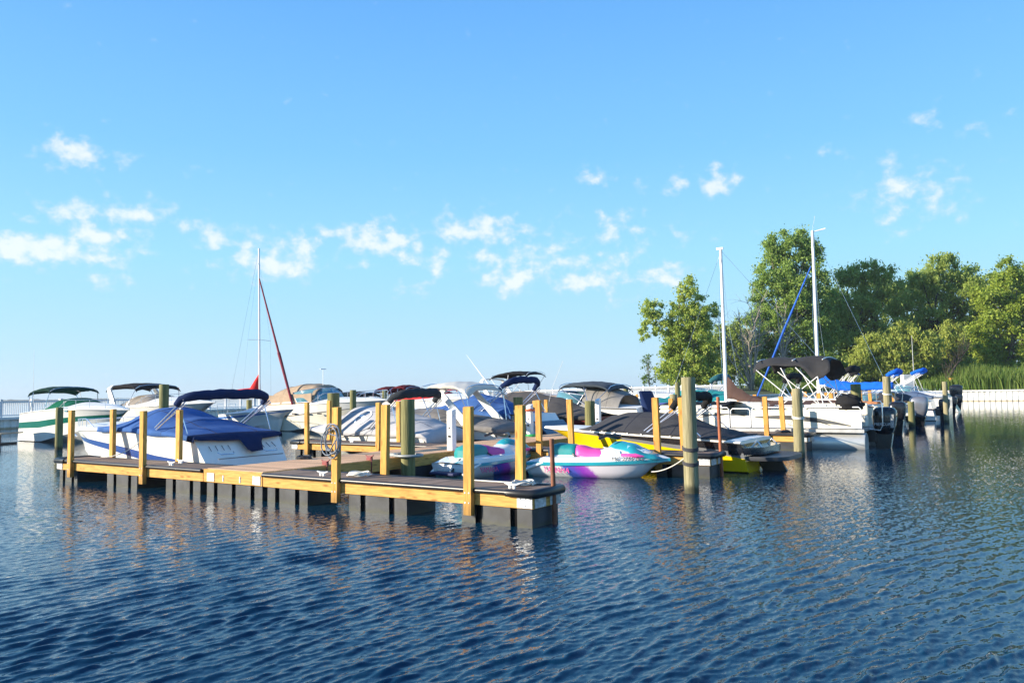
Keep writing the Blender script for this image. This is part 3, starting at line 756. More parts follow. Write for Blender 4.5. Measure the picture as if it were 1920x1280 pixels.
HB = UA + math.pi            # slip boats point their bows towards -u on the right, and on the left away from the walkway
def slip(u, w): p = U(u, w); return (p[0], p[1], 0)
NAVYGEL = mat('gelcoat_navy', (.012, .022, .06), rough=.12, var=.1, coat=.5)
BLUEGEL = mat('gelcoat_blue', (.035, .085, .30), rough=.2, var=.1, coat=.3)
YELGEL = mat('gelcoat_yellow', (.80, .56, .006), rough=.2, var=.04, coat=.4)
BLKGEL = mat('gelcoat_black', (.018, .02, .026), rough=.12, var=.15, coat=.5)
SILGEL = mat('gelcoat_silver', (.30, .31, .33), rough=.25, metal=.4, var=.1, coat=.4)
GRNGEL = mat('gelcoat_green', (.01, .14, .10), rough=.2, var=.1, coat=.3)
REDBOT = mat('bottom_red', (.16, .012, .012), rough=.55, var=.3)
DKGREEN = mat('shadow_green_hull', (.36, .40, .33), rough=.3, var=.05)

# -- blue covered runabout, front left slip
b = Boat('runabout_boat', 'white runabout with blue side stripe under a blue canvas cover, stern by the walkway', 'boat', slip(-8.35, 2.12), HB, 7.5, 2.36, 1.0, 1.10,
         [(0, 0), ((.16, .50), 1), ((.36, .67), 0)], [GEL, BLUEGEL], t0=.55, p=2.8, rake=.22, trans=.75, sm=.13, stern=.95, draft=.35, bowz=.45, chine=.9, chn=.25, bmin=.16, tmat=0)
b.rail(mt=mat('white_rubber', (.7, .7, .68), rough=.4), r=.018, dz=-.05)
b.deck(0.02, 1, ((0, .03), (.6, .08), (.8, .12), (1, .02)))
b.bow_rail(.66, .97, .22, n=4)
b.cover(BLUEF, .025, .60, ((.02, .02), (.14, .10), (.28, .26), (.42, .44), (.47, .40), (.52, .22), (.57, .05), (.60, .0)), skirt=.10, p=2.1, seed=1,
        flap=((-1, .02), (-.8, .11), (-.45, .14), (-.40, .15), (-.32, .40), (-.02, .42), (.05, .15), (.3, .15), (.85, .10), (1, .03)), wr=.05, sag=.03, flapmat=NAVYF)
b.bimini_roll(2.15, .95, 1.93, 1.12, NAVYF, r=.10, drop=.10, strut=.98)
b.platform(-.42, .12, 1.02, .36, .12, GEL, round_=.35)
for sd in (-1, 1): MB().tube([(.36, sd * .78, .66), (.28, sd * .74, .63), (.28, sd * .42, .63), (.36, sd * .38, .66)], .014, 6).build('grab_rail', STEEL, b.root, smooth=50)
MB().box(.20, .235, -.85, .85, .53, .55).build('transom_trim', MGREYF, b.root)
for sd in (-1, 1):
    for k in range(4): MB().tube([(.60, sd * (.35 + .16 * k), .80), (.47, sd * (.37 + .16 * k), .70)], .007, 5).build('cover_strap', ROPED, b.root)
m = MB(); m.tube([(5.9, 1.13, 1.05), (5.6, 1.16, .95)], .02, 6); m.build('cleat', STEEL, b.root)

# -- yellow and black bowrider, right of the walkway
b = Boat('ski_boat', 'low yellow and black ski boat under a charcoal cover with swim platform', 'boat', slip(.62, 9.15), HB, 5.85, 2.3, .70, .93,
         [(0, 0), ((.40, .93), 1), ((.60, .955), 2), ((.90, .975), 3)], [YELGEL, SILGEL, BLKGEL, GEL], t0=.40, p=2.4, rake=.9, trans=.1, sm=.06, stern=.97, draft=.25, bowz=.72, chn=.30)
b.rail(r=.026, mt=GEL, dz=-.03)
b.deck(0, 1, ((0, .02), (.7, .03), (.85, .06), (1, .01)))
b.cover(DGREYF, .06, .73, ((.06, .02), (.14, .16), (.34, .46), (.56, .42), (.64, .34), (.70, .12), (.73, .0)), skirt=.0, p=1.5, seed=4, wr=.03, sag=.015)
b.bimini_roll(2.35, 1.45, 1.70, .98, BLACKF, r=.10, drop=.16, strut=1.0)
b.platform(-.28, .4, 1.1, .56, .16, BLKGEL, name='sun_pad_deck', round_=.55)
b.platform(-.78, .1, .95, .36, .09, mat('platform_grey', (.06, .065, .075), rough=.45, var=.2), round_=.5)
m = MB(); m.hexa([(-.75, -.05, -.3), (-.2, -.05, -.3), (-.2, .05, -.3), (-.75, .05, -.3)], [(-.45, -.06, .25), (.1, -.06, .25), (.1, .06, .25), (-.45, .06, .25)]); m.build('stern_drive', RUBBER, b.root, bevel=.02)
for sd in (-1, 1): MB().tube([(-.25, sd * .62, .5), (-.1, sd * .55, .68), (.05, sd * .62, .52)], .02, 6).build('grab_handle', ALU, b.root, smooth=50)
for k in range(9):
    t_ = (1.0 + .36 * k) / 5.85; MB().tube([(1.0 + .36 * k, b.b(t_) * 1.03, b.zs(t_) + .0), (1.0 + .36 * k, b.b(t_) * 1.055, b.zs(t_) + .0)], .017, 8).build('cover_snap', ALU, b.root)

# -- grey covered boat with round emblem, behind second left finger
def emblem(b, t, v, r):
    def q(a, c):     # a along the boat, c across, in metres on the cover
        o = b.cfn(t + a / b.L, v - c / 1.05); e1 = b.cfn(t + a / b.L + .01, v - c / 1.05) - o; e2 = b.cfn(t + a / b.L, v - c / 1.05 - .02) - o
        nn = e1.cross(e2).normalized(); nn = nn if nn.z > 0 else -nn
        return o + nn * .022
    m = MB(); A = np.linspace(0, 2 * math.pi, 33)
    m.grid([[q(r * k * math.cos(x), r * .8 * k * math.sin(x)) for x in A] for k in (1.0, .82)])
    X = np.linspace(-.9, .9, 14)
    m.grid([[q(r * x, r * (.12 * math.sin(x * 3) + s_ * .16 * (1 - x * x))) for x in X] for s_ in (-1, 1)])
    m.build('emblem', mat('emblem_white', (.80, .80, .80), rough=.7), b.root, smooth=60)
H1 = ((.0, .22), (.12, .42), (.3, .62), (.5, .76), (.60, .72), (.72, .40), (.88, .12), (1, .0))
b = Boat('covered_boat', 'runabout wholly wrapped in a light grey cover with a white round emblem', 'boat', slip(-8.45, 8.95), HB, 6.1, 2.15, .70, .78,
         [(0, 0)], [GEL], t0=.45, p=2.2, rake=.8, trans=.2, stern=.95)
b.cover(GREYF, .0, .985, H1, skirt=.10, p=1.7, seed=9, wr=.05, flap=((-1, .30), (-.5, .42), (0, .45), (.5, .42), (1, .30)), sag=.04)
emblem(b, .47, .60, .30)
b.bimini_roll(2.3, 1.05, 1.90, 1.0, mat('charcoal_blue_canvas', (.022, .028, .035), rough=.92, bump=.3), r=.125, drop=.13, strut=1.1)
# -- second grey boat with white arch and open grey canopy
b = Boat('wakeboard_boat', 'boat with white slanted arch and open light grey canopy over a taupe cover', 'boat', slip(-7.55, 11.25), HB, 6.6, 2.05, .80, .95,
         [(0, 0), (.35, 1), (.5, 0)], [GEL, NAVYGEL], t0=.45, p=2.3, rake=.9, trans=.35, stern=.95)
b.rail()
b.cover(MGREYF, .0, .97, ((0, .10), (.1, .24), (.3, .36), (.5, .48), (.62, .42), (.8, .15), (1, 0)), skirt=.14, p=1.8, seed=14, wr=.06, flap=((-1, .18), (0, .30), (1, .18)), sag=.05)
b.arch(1.25, 2.35, 2.02, .92, w=.42)
b.bimini_open(1.25, 3.10, 2.16, 2.22, 1.05, LGREYF, zmid=.06, hang=.20, bows=[(1.3, 1.1), (3.2, 2.6)], peak=.12)
# -- navy hulled cruiser
b = Boat('runabout_boat', 'white over navy hulled runabout with blue cover and folded navy bimini', 'boat', slip(-7.35, 13.6), HB, 7.4, 2.4, 1.12, 1.32,
         [(0, 1), (.42, 0)], [GEL, NAVYGEL], t0=.45, p=2.4, rake=1.0, trans=.95, stern=.94)
b.rail()
b.deck(.0, 1, ((0, .02), (1, .02)))
b.cover(BLUEF, .16, .80, ((.16, .10), (.25, .30), (.36, .52), (.46, .62), (.56, .40), (.7, .12), (.8, 0)), skirt=.16, p=1.8, seed=21, wr=.04, flap=((-1, .1), (0, .3), (1, .1)))
b.bimini_roll(2.6, 1.45, 2.30, 1.05, NAVYF, r=.11, drop=.22, strut=1.35)
b.platform(-.45, .15, 1.0, .40, .12, GEL, round_=.3)
m = MB(); m.hexa([(-.12, -.85, .3), (.12, -.85, .3), (.12, .85, .3), (-.12, .85, .3)], [(.48, -.9, .9), (.6, -.9, .9), (.6, .9, .9), (.48, .9, .9)]); m.build('transom_panel', NAVYGEL, b.root, bevel=.02)
m = MB(); m.tube([(.45, .2, 1.3), (.25, .2, 2.0), (-.2, .2, 2.9)], .006, 5); m.build('antenna', ALU, b.root)
# -- charcoal covered boat with red bottom
b = Boat('covered_boat', 'white boat with red bottom under a charcoal tent cover, stern to the walkway', 'boat', slip(-7.4, 17.05), HB, 7.2, 2.45, .92, 1.2,
         [(0, 1), (.25, 0)], [REDBOT, GEL], t0=.45, p=2.4, rake=1.0, trans=.1, stern=.9, draft=.2)
b.rail(r=.03)
b.cover(mat('charcoal_tent', (.062, .057, .056), rough=.95, bump=.3), .015, .9, ((0, .06), (.12, .30), (.3, .66), (.48, .84), (.6, .80), (.75, .3), (.9, 0)), skirt=.12, p=1.25, seed=30, wr=.03)
m = MB(); m.box(-.06, -.03, .42, 1.0, .66, .80); m.build('registration_plate', RUBBER, b.root)
m = MB(); m.hexa([(-.5, -.12, -.2), (-.1, -.12, -.2), (-.1, .12, -.2), (-.5, .12, -.2)], [(-.45, -.2, .9), (-.05, -.2, .9), (-.05, .2, .9), (-.45, .2, .9)]); m.build('stern_bracket', RUBBER, b.root, bevel=.03)
# -- cruiser with dark bimini and grey canvas behind it
b = Boat('cabin_cruiser', 'cabin cruiser with dark slate bimini and grey side canvas, behind the charcoal tent', 'boat', slip(-6.9, 20.2), HB, 8.2, 2.5, 1.15, 1.45,
         [(0, 0), (.4, 1), (.5, 0)], [GEL, NAVYGEL], t0=.45, p=2.3, rake=1.2, trans=.3)
b.rail(); b.deck(.0, 1, ((0, .1), (.5, .25), (.8, .2), (1, .02)))
b.windshield(3.0, 4.6, .5, base=.12); b.bow_rail(.55)
b.bimini_open(1.5, 3.9, 2.15, 2.25, 1.1, mat('slate_canvas', (.04, .055, .075), rough=.9, bump=.3), zmid=.08, hang=.2, foot=2.4)
b.cover(mat('grey_side_canvas', (.22, .21, .20), rough=.9), .12, .34, ((.12, .5), (.22, .75), (.34, .85)), skirt=.05, p=3.5, seed=3, wr=.04, out=.9, name='side_canvas')
m = MB(); m.hexa([(-.02, -.6, .95), (.3, -.6, .95), (.3, .6, .95), (-.02, .6, .95)], [(.35, -.55, 1.85), (.5, -.55, 1.85), (.5, .55, 1.85), (.35, .55, 1.85)]); m.build('seat_back', NAVYF, b.root, bevel=.08)
# -- open boat with blue trim further back
b = Boat('bowrider_boat', 'white bowrider with navy seats seen past the white pedestals', 'boat', slip(-6.7, 24.6), HB, 6.4, 2.4, .95, 1.15, [(0, 0), (.45, 1), (.6, 0)], [GEL, BLUEGEL], t0=.45)
b.rail(); b.deck(.0, 1, ((0, .1), (.4, .12), (.7, .16), (1, .02))); b.windshield(2.6, 3.8, .42)
b.cover(mat('indigo_canvas', (.10, .12, .36), rough=.9, bump=.3), .08, .42, ((.08, .02), (.25, .3), (.42, .22)), skirt=.05, seed=41)
b.platform(-.5, .1, 1.0, .45, .1, GEL)
b = Boat('covered_boat', 'boat under a teal green cover beyond the white bowrider', 'boat', slip(-7.0, 27.6), HB, 6.2, 2.3, .9, 1.1, [(0, 0)], [GEL], t0=.45)
b.rail(); b.cover(TEALF, .02, .85, ((0, .1), (.3, .4), (.5, .5), (.85, 0)), seed=45, p=1.4)
b = Boat('cabin_cruiser', 'white cruiser with low cabin in front of the white railing', 'boat', slip(-6.6, 33.5), HB, 7.5, 2.6, 1.1, 1.4, [(0, 0), (.5, 1), (.6, 0)], [GEL, NAVYGEL])
b.rail(); b.deck(.0, 1, ((0, .1), (.5, .5), (.8, .35), (1, .02))); b.windshield(3, 4.4, .45, base=.3); b.bow_rail()

# ---------------------------------------------------------------- far left row, bows to the right
def far(px, py, Y): p = at_y(px, py, Y); return (p[0], p[1], 0)
b = Boat('cabin_cruiser', 'white cruiser with green stripe, dark green bimini and green windshield cover', 'boat', (at_z(53, 826, 0)[0], at_z(53, 826, 0)[1] + .9, 0), UA, 7.8, 2.5, 1.28, 1.42,
         [(0, 0), (.44, 1), (.66, 0)], [GEL, GRNGEL], t0=.42, p=2.2, rake=1.1, trans=.6, stern=.94, sm=.12)
b.rail(mt=GEL); b.deck(.0, 1, ((0, .05), (.35, .14), (.55, .30), (.8, .22), (1, .02)))
b.cover(GREENF, .24, .60, ((.24, .04), (.30, .16), (.38, .46), (.48, .48), (.54, .36), (.60, .22)), skirt=.03, p=3.0, seed=51, wr=.02, out=.86, name='windshield_cover')
b.bimini_open(1.15, 3.25, 2.36, 2.46, 1.08, DGREENF, zmid=.08, hang=.16, bows=[(1.2, 1.5), (1.6, 1.6), (3.15, 3.0)])
b.bow_rail(.52, .97, .4)
m = MB(); m.box(4.4, 4.9, -1.135, -1.105, 1.36, 1.52); m.build('cabin_window', GLASS, b.root)
m = MB(); m.tube([(1.5, -1.0, 1.4), (1.45, -1.0, 4.2)], [.012, .006], 5); m.build('antenna', ALU, b.root)
b = Boat('cabin_cruiser', 'large white cruiser with white radar arch, black bimini and taupe canvas', 'boat', far(208, 800, 42.5), UA, 9.4, 3.0, 1.35, 1.65,
         [(0, 1), (.55, 0)], [GEL, GELC], t0=.42, p=2.2, rake=1.6, trans=.5, bowz=.85)
b.rail(mt=GEL); b.deck(.0, 1, ((0, .05), (.4, .3), (.6, .45), (.85, .22), (1, .02)))
b.arch(2.9, 2.1, 2.55, 1.25, w=.5, th=.12)
b.bimini_open(1.7, 4.6, 2.62, 2.6, 1.2, BLACKF, zmid=.08, hang=.22, bows=[(1.8, 2.3), (4.5, 4.1)])
b.cover(mat('taupe_canvas_light', (.26, .23, .20), rough=.9, bump=.3), .30, .60, ((.30, .35), (.38, .62), (.50, .60), (.60, .22)), skirt=.03, p=2.6, seed=55, wr=.05, out=.86, name='cockpit_canvas')
b.bow_rail(.5, .98, .5)
# red trimmed sailboat
b = Boat('sailboat', 'small white sailboat with red sail cover, blue stripe and red furled jib', 'sailboat', far(424, 800, 44.5), UA, 6.0, 2.1, .92, 1.22,
         [(0, 0), (.72, 1), (.84, 0)], [GEL, mat('stripe_blue', (.05, .16, .45), rough=.3)], t0=.4, p=2.0, rake=1.0, trans=.35, stern=.72, bowz=.9, chine=.78)
b.rail(mt=GEL, r=.012); b.deck(.0, 1, ((0, .03), (.3, .12), (.55, .34), (.75, .18), (1, .02)))
m = MB(); m.tube([(3.0, 0, 1.2), (2.86, 0, 10.15)], [.055, .045], 8); mast = m.build('mast', ALU, b.root, smooth=50)
m = MB(); m.tube([(2.93, -.75, 5.0), (2.93, 0, 5.03), (2.93, .75, 5.0)], .014, 6); m.build('spreader', ALU, mast)
m = MB(); m.tube([(5.75, 0, 1.35), (4.6, 0, 4.2), (4.56, 0, 4.3), (2.90, 0, 8.45)], [.06, .085, .06, .035], 8); m.build('furled_jib', mat('wine_sailcloth', (.20, .022, .04), rough=.9), b.root, smooth=60)
m = MB(); m.tube([(2.95, 0, 3.1), (2.80, 0, 2.75), (2.62, 0, 2.3), (2.55, 0, 2.05)], [.05, .16, .30, .30], 10); m.tube([(2.7, 0, 2.2), (1.6, 0, 2.22), (.5, 0, 2.15), (.2, 0, 2.12)], [.2, .13, .12, .08], 10); m.build('sail_cover', REDF, b.root, smooth=70)
m = MB(); m.tube([(2.9, 0, 2.05), (.15, 0, 2.02)], .035, 8); m.build('boom', ALU, b.root, smooth=50)
m = MB()
for sd in (-1, 1): m.tube([(2.7, sd * 1.0, 1.05), (2.93, sd * .75, 5.0), (2.87, 0, 9.6)], .006, 4)
m.tube([(.1, 0, 1.0), (2.86, 0, 10.1)], .006, 4); m.build('rigging', STEEL, b.root)
m = MB()
for sd in (-1, 1): m.tube([(.1, sd * .6, .95), (.0, sd * .6, 1.5), (.0, sd * .2, 1.5)], .013, 6)
m.build('stern_rail', STEEL, b.root)
# tan canvas cruiser
b = Boat('cabin_cruiser', 'cream cruiser with tan full canvas and clear windows', 'boat', far(520, 790, 44), UA, 8.6, 2.9, 1.35, 1.62,
         [(0, 1), (.55, 2), (.60, 0)], [GEL, GELC, MGREYF], t0=.42, p=2.2, rake=1.4, trans=.4, bowz=.85)
b.rail(mt=GEL); b.deck(.0, 1, ((0, .05), (.4, .15), (.6, .30), (.85, .2), (1, .02)))
b.cover(TANF, .02, .50, ((0, .45), (.06, .80), (.2, .98), (.34, 1.08), (.44, 1.0), (.5, .8)), skirt=-.55, p=4.5, seed=61, wr=.04, out=.86, name='canvas_top')
HC = ((0, .45), (.06, .80), (.2, .98), (.34, 1.08), (.44, 1.0), (.5, .8))
def canv(x, v):
    t = b.tx(x); q = b.P(t, v * .86, 0); return (q[0], q[1] * 1.03, q[2] + .03 + interp(HC, t) * (1 - abs(v) ** 4.5))
for sd in (-1, 1):
    for (xa, xb) in ((.75, 1.6), (1.8, 2.9)):
        MB().grid([[canv(x, sd * v) for x in np.linspace(xa, xb, 6)] for v in (.985, .96, .92, .87)]).build('clear_window', CLEARV, b.root, solid=.02)
b.windshield(3.2, 4.9, .68, base=.12, lean=.7, width=.9)
b.bow_rail(.5, .98, .5)
m = MB(); m.tube([(4.0, -.2, 2.1), (4.0, -.2, 3.3)], .015, 5); m.tube([(4.0, -.4, 3.3), (4.0, 0, 3.3)], .03, 6); m.build('antenna', ALU, b.root)
m = MB()
for k in range(4): m.box(3.0 + k * .95, 3.3 + k * .95, -1.46 + .1 * max(0, k - 1), -1.40, .92, .98)
m.build('port_hole', BLACK, b.root)
# orange striped runabout with thin black bimini
b = Boat('bowrider_boat', 'white boat with orange deck stripe and thin black bimini', 'boat', far(610, 780, 52), UA, 7.6, 2.4, 1.2, 1.4, [(0, 0), (.82, 1), (.93, 0)], [GEL, mat('stripe_orange', (.55, .22, .08), rough=.3)], t0=.4)
b.rail(mt=GEL); b.deck(.0, 1, ((0, .05), (.5, .2), (1, .02))); b.windshield(2.6, 3.9, .5)
b.bimini_open(1.6, 4.2, 2.05, 2.05, 1.0, BLACKF, zmid=.05, hang=.25, bows=[(1.7, 2.4), (4.2, 2.6)])
# wine bimini boat
b = Boat('pontoon_boat', 'open boat with two arched wine red biminis beside the railing', 'boat', far(700, 770, 53), UA, 7.0, 2.4, .9, 1.0, [(0, 0)], [NAVYGEL])
b.deck(); b.bimini_open(.9, 2.3, 2.30, 2.30, .9, WINEF, zmid=.12, hang=.3); b.bimini_open(2.4, 3.8, 2.38, 2.38, .9, WINEF, zmid=.12, hang=.3)
# red canvas cruiser
b = Boat('cabin_cruiser', 'white cruiser with bright red canvas over its cockpit', 'boat', far(742, 775, 43), UA, 8.0, 2.8, 1.5, 1.7, [(0, 0), (.62, 1), (.70, 0)], [GEL, MGREYF], t0=.42, rake=1.3)
b.rail(mt=GEL); b.deck(.0, 1, ((0, .05), (.5, .3), (1, .02)))
b.cover(REDF, .03, .50, ((0, .15), (.15, .45), (.35, .6), (.5, .25)), skirt=.03, p=2.5, seed=71, out=.88, name='cockpit_canvas')
b.bow_rail()
b = Boat('bowrider_boat', 'far boat with red bimini and red seats under the grey canopy', 'boat', far(830, 770, 50), UA, 6.5, 2.4, 1.0, 1.2, [(0, 0), (.5, 1), (.75, 0)], [GEL, mat('stripe_red', (.5, .04, .06), rough=.3)], t0=.4)
b.rail(mt=GEL); b.deck(); b.bimini_open(.8, 2.0, 2.3, 2.3, 1.0, REDF, hang=.15); b.windshield(2.2, 3.2, .4)
m = MB(); m.box(3.3, 4.4, -.9, .9, 1.1, 1.45); m.build('seat', mat('red_vinyl', (.5, .06, .07), rough=.5), b.root, bevel=.1)
b = Boat('cabin_cruiser', 'far white cruiser with black folded top and tan deck', 'boat', far(880, 765, 50), UA, 8.0, 2.8, 1.35, 1.6, [(0, 0)], [GEL], t0=.42, rake=1.3)
b.rail(mt=GEL); b.deck(.0, 1, ((0, .05), (.5, .5), (1, .02)), mt=mat('tan_deck', (.52, .38, .26), rough=.7))
b.bimini_open(2.4, 5.2, 3.0, 3.15, 1.05, BLACKF, zmid=.1, hang=.2, tube=ALU); b.arch(2.6, 1.9, 2.7, 1.2, w=.4)
m = MB(); m.tube([(2.4, -1, 2.3), (.6, -1, 4.3)], [.05, .01], 6); m.build('antenna', ALU, b.root)
# small aluminium boat at the far left edge
b = Boat('row_boat', 'small boat whose grey bow enters at the left edge of the picture', 'boat', far(-70, 800, 34.5), UA, 2.6, 1.3, 1.0, 1.15, [(0, 0)], [mat('aluminium_paint', (.35, .36, .38), rough=.35, metal=.5)])
b.rail(r=.03); b.deck(mt=MGREYF)

# ---------------------------------------------------------------- personal watercraft
def jetski(label, loc, rz, sign):
    t = thing('personal_watercraft', label, 'jet ski', loc, rz, 'teal and pink jet skis')
    L, Bm = 3.1, 1.12
    WHT = mat('ski_white', (.80, .80, .80), rough=.15, var=.03, coat=.5)
    TEAL = mat('ski_teal', (.02, .30, .38), rough=.2, var=.15, coat=.5, scale=2); PINK = mat('ski_pink_vinyl', (.70, .07, .36), rough=.45, var=.1, scale=2, bump=.15)
    TEALV = mat('ski_teal_vinyl', (.01, .24, .25), rough=.45, var=.15, bump=.15); PURP = mat('ski_purple', (.20, .05, .50), rough=.2, coat=.5, var=.1); BLU = mat('ski_blue', (.05, .12, .50), rough=.2, coat=.5)
    if 'ski_hull_graphic' not in MATS:
        GR = mat('ski_hull_graphic', (.80, .80, .80), rough=.15, var=.03, coat=.5); tt = GR.node_tree; bb = tt.nodes['Principled BSDF']
        c_ = N(tt, 'ShaderNodeTexCoord'); sx_ = N(tt, 'ShaderNodeSeparateXYZ'); tt.links.new(c_.outputs['Object'], sx_.inputs[0])
        nn = N(tt, 'ShaderNodeTexNoise'); nn.inputs['Scale'].default_value = 14; nn.inputs['Detail'].default_value = 4; tt.links.new(c_.outputs['Object'], nn.inputs['Vector'])
        f_ = mth(tt, 'ADD', sx_.outputs[0], mth(tt, 'MULTIPLY', sx_.outputs[2], .8))
        f_ = mth(tt, 'ADD', f_, mth(tt, 'MULTIPLY', mth(tt, 'SUBTRACT', nn.outputs['Fac'], .5), .22))
        cr = N(tt, 'ShaderNodeValToRGB'); tt.links.new(mth(tt, 'DIVIDE', f_, 3.1), cr.inputs[0])
        stops = [(0, (.10, .45, .50)), (.025, (.20, .52, .56)), (.05, (.74, .77, .79)), (.32, (.78, .78, .80)), (.345, (.05, .14, .55)), (.40, (.10, .10, .55)), (.46, (.30, .05, .55)), (.52, (.42, .10, .60)), (.55, (.75, .70, .78)), (1, (.8, .8, .8))]
        e = cr.color_ramp.elements
        while len(e) < len(stops): e.new(.5)
        for q_, (ps, cc) in zip(e, stops): q_.position = ps; q_.color = (*cc, 1)
        tt.links.new(cr.outputs[0], bb.inputs['Base Color'])
    WHTG = MATS['ski_hull_graphic']
    def hb(k): return Bm / 2 * (.94 + .06 * min(1, k / .3)) * (1 if k < .5 else max(.05, 1 - ((k - .5) / .5) ** 2.2))
    def zr(k): return .30 + .10 * k ** 2          # rub line
    NT = 40; rows = []
    for side in (1, -1):
        cols = []
        for i in range(NT + 1):
            k = i / NT; h = hb(k); z0 = -.12 + .36 * max(0, (k - .62) / .38) ** 1.8
            xk = L * k - .40 * max(0, (k - .7) / .3) ** 1.4
            cols.append([(xk, 0, z0), (lerp(xk, L * k, .25), h * .70 * side, lerp(z0, zr(k), .28)), (lerp(xk, L * k, .5), h * .88 * side, lerp(z0, zr(k), .55)), (lerp(xk, L * k, .9), h * .98 * side, zr(k) - .045),
                         (L * k + .01, h * 1.03 * side, zr(k) - .04), (L * k + .01, h * 1.03 * side, zr(k) + .02), (L * k, h * .98 * side, zr(k) + .03)])
        n = len(cols[0])
        m_ = MB() if side == 1 else m_
        rr = [[cols[i][q] for i in range(NT + 1)] for q in range(n)]
        b0 = len(m_.v)
        m_.grid(rr, 0, flip=(side > 0))
        # colour the graphic panels on the hull side
        cnt = 0
        for q in range(n - 1):
            for i in range(NT):
                k = (i + .5) / NT; c = 0
                if q in (3, 4, 5): c = 1
                m_.m[-(n - 1) * NT + cnt] = c; cnt += 1
        for q in range(n - 1): m_.poly([(rr[q][0][0], 0, rr[q][0][2]), rr[q][0], rr[q + 1][0], (rr[q + 1][0][0], 0, rr[q + 1][0][2])][::-1 if side < 0 else 1], 0)
    hull = m_.build('hull', [WHTG, TEAL], t, smooth=45)
    # upper deck: side decks and raised spine
    rows = []
    for i in range(NT + 1):
        k = i / NT; h = hb(k) * .98; z = zr(k) + .03; x = L * k
        sp = interp(((0, .02), (.12, .10), (.2, .20), (.5, .22), (.62, .30), (.8, .22), (.95, .06), (1, .0)), k)
        ws = interp(((0, .6), (.2, .42), (.5, .36), (.62, .5), (.8, .72), (1, .8)), k)
        e_ = min(1, k * 8) * (1 - k ** 6); rows.append([(x, h, z), (x, h * .965, z + .085 * e_), (x, h * .87, z + .105 * e_), (x, h * (ws + .10), z + .07 * e_ + sp * .12), (x, h * ws, z + sp * .8), (x, h * ws * .6, z + sp), (x, 0, z + sp * 1.04),
                     (x, -h * ws * .6, z + sp), (x, -h * ws, z + sp * .8), (x, -h * (ws + .10), z + .07 * e_ + sp * .12), (x, -h * .87, z + .105 * e_), (x, -h * .965, z + .085 * e_), (x, -h, z)])
    MB().grid(rows).build('deck', WHT, t, smooth=55)
    # seats
    def seat(name, x0, x1, top, w, mt, zb):
        m = MB(); rs = []
        for i in range(17):
            k = i / 16; x = lerp(x0, x1, k); zt = interp(top, k); e = min(1, min(k, 1 - k) * 9 + .35)
            rs.append([(x, w * e, zb), (x, w * 1.02 * e, lerp(zb, zt, .5)), (x, w * .85 * e, lerp(zb, zt, .86)), (x, w * .45, zt), (x, 0, zt + .01), (x, -w * .45, zt), (x, -w * .85 * e, lerp(zb, zt, .86)), (x, -w * 1.02 * e, lerp(zb, zt, .5)), (x, -w * e, zb)])
        m.grid(rs); m.poly(rs[0]); m.poly(rs[-1][::-1])
        return m.build(name, mt, t, smooth=60)
    seat('passenger_seat', .36, 1.10, ((0, .58), (.10, .67), (.35, .71), (.8, .69), (1, .64)), .245, TEALV, .42)
    seat('seat', 1.0, 1.90, ((0, .66), (.1, .67), (.5, .60), (.85, .565), (1, .60)), .255, PINK, .33)
    # hood / steering fairing
    m = MB(); rs = []
    for i in range(19):
        k = i / 18; x = lerp(1.78, 3.02, k); zt = interp(((0, .66), (.10, .75), (.22, .765), (.38, .73), (.75, .55), (1, .43)), k); zb = interp(((0, .50), (1, .41)), k); w = interp(((0, .20), (.2, .26), (.5, .37), (.85, .25), (1, .08)), k)
        rs.append([(x, w, zb), (x, w * 1.0, lerp(zb, zt, .45)), (x, w * .72, lerp(zb, zt, .82)), (x, w * .3, zt), (x, 0, zt + .012), (x, -w * .3, zt), (x, -w * .72, lerp(zb, zt, .82)), (x, -w, lerp(zb, zt, .45)), (x, -w, zb)])
    m.grid(rs); m.poly(rs[0]); m.poly(rs[-1][::-1]); hood = m.build('hood', TEAL, t, smooth=60)
    for sd in (-1, 1):
        m = MB(); m.tube([(2.15, sd * .33, .50), (2.45, sd * .34, .49), (2.62, sd * .29, .475)], [.035, .06, .02], 8); m.build('side_pod', PINK, hood, smooth=60)
        m = MB(); m.tube([(1.98, sd * .27, .58), (2.03, sd * .30, .46)], .022, 7); m.tube([(2.08, sd * .30, .58), (2.13, sd * .33, .46)], .022, 7); m.build('vent_slot', STEEL, hood, smooth=60)
        m = MB(); m.hexa([(2.25, sd * .30, .60), (2.62, sd * .22, .53), (2.62, sd * .23, .53), (2.25, sd * .31, .60)], [(2.25, sd * .24, .70), (2.55, sd * .2, .60), (2.55, sd * .21, .60), (2.25, sd * .25, .70)]); m.build('stripe', mat('ski_lightblue', (.35, .6, .75), rough=.3), hood)
        m = MB(); m.tube([(1.0, sd * .26, .50), (1.08, sd * .31, .44), (1.16, sd * .27, .43)], .018, 6); m.build('grab_handle', RUBBER, t, smooth=60)
        # teal flank at the stern corner
        m = MB(); m.tube([(-.10, sd * .47, .12), (.2, sd * .53, .25), (.42, sd * .54, .32)], [.025, .045, .02], 10); m.build('stern_sponson', WHT, t, smooth=60)
        tx = text('YAMAHA', .19, mat('ski_pink_letter', (.62, .03, .25), rough=.4), hull, (.72, sd * (hb(.24) * .965 + .004), .165), (math.pi / 2 - .22, 0, math.pi if sd > 0 else 0), sx=.78)
        tx = text('MC 2755 BG', .11, mat('black_letter', (.02, .02, .02), rough=.5), t, (2.30, sd * (hb(.742) * .975 + .012), .425), (math.pi / 2 - .22, 0, (math.pi - .33) if sd > 0 else .33), sx=1.15, shear=.15)
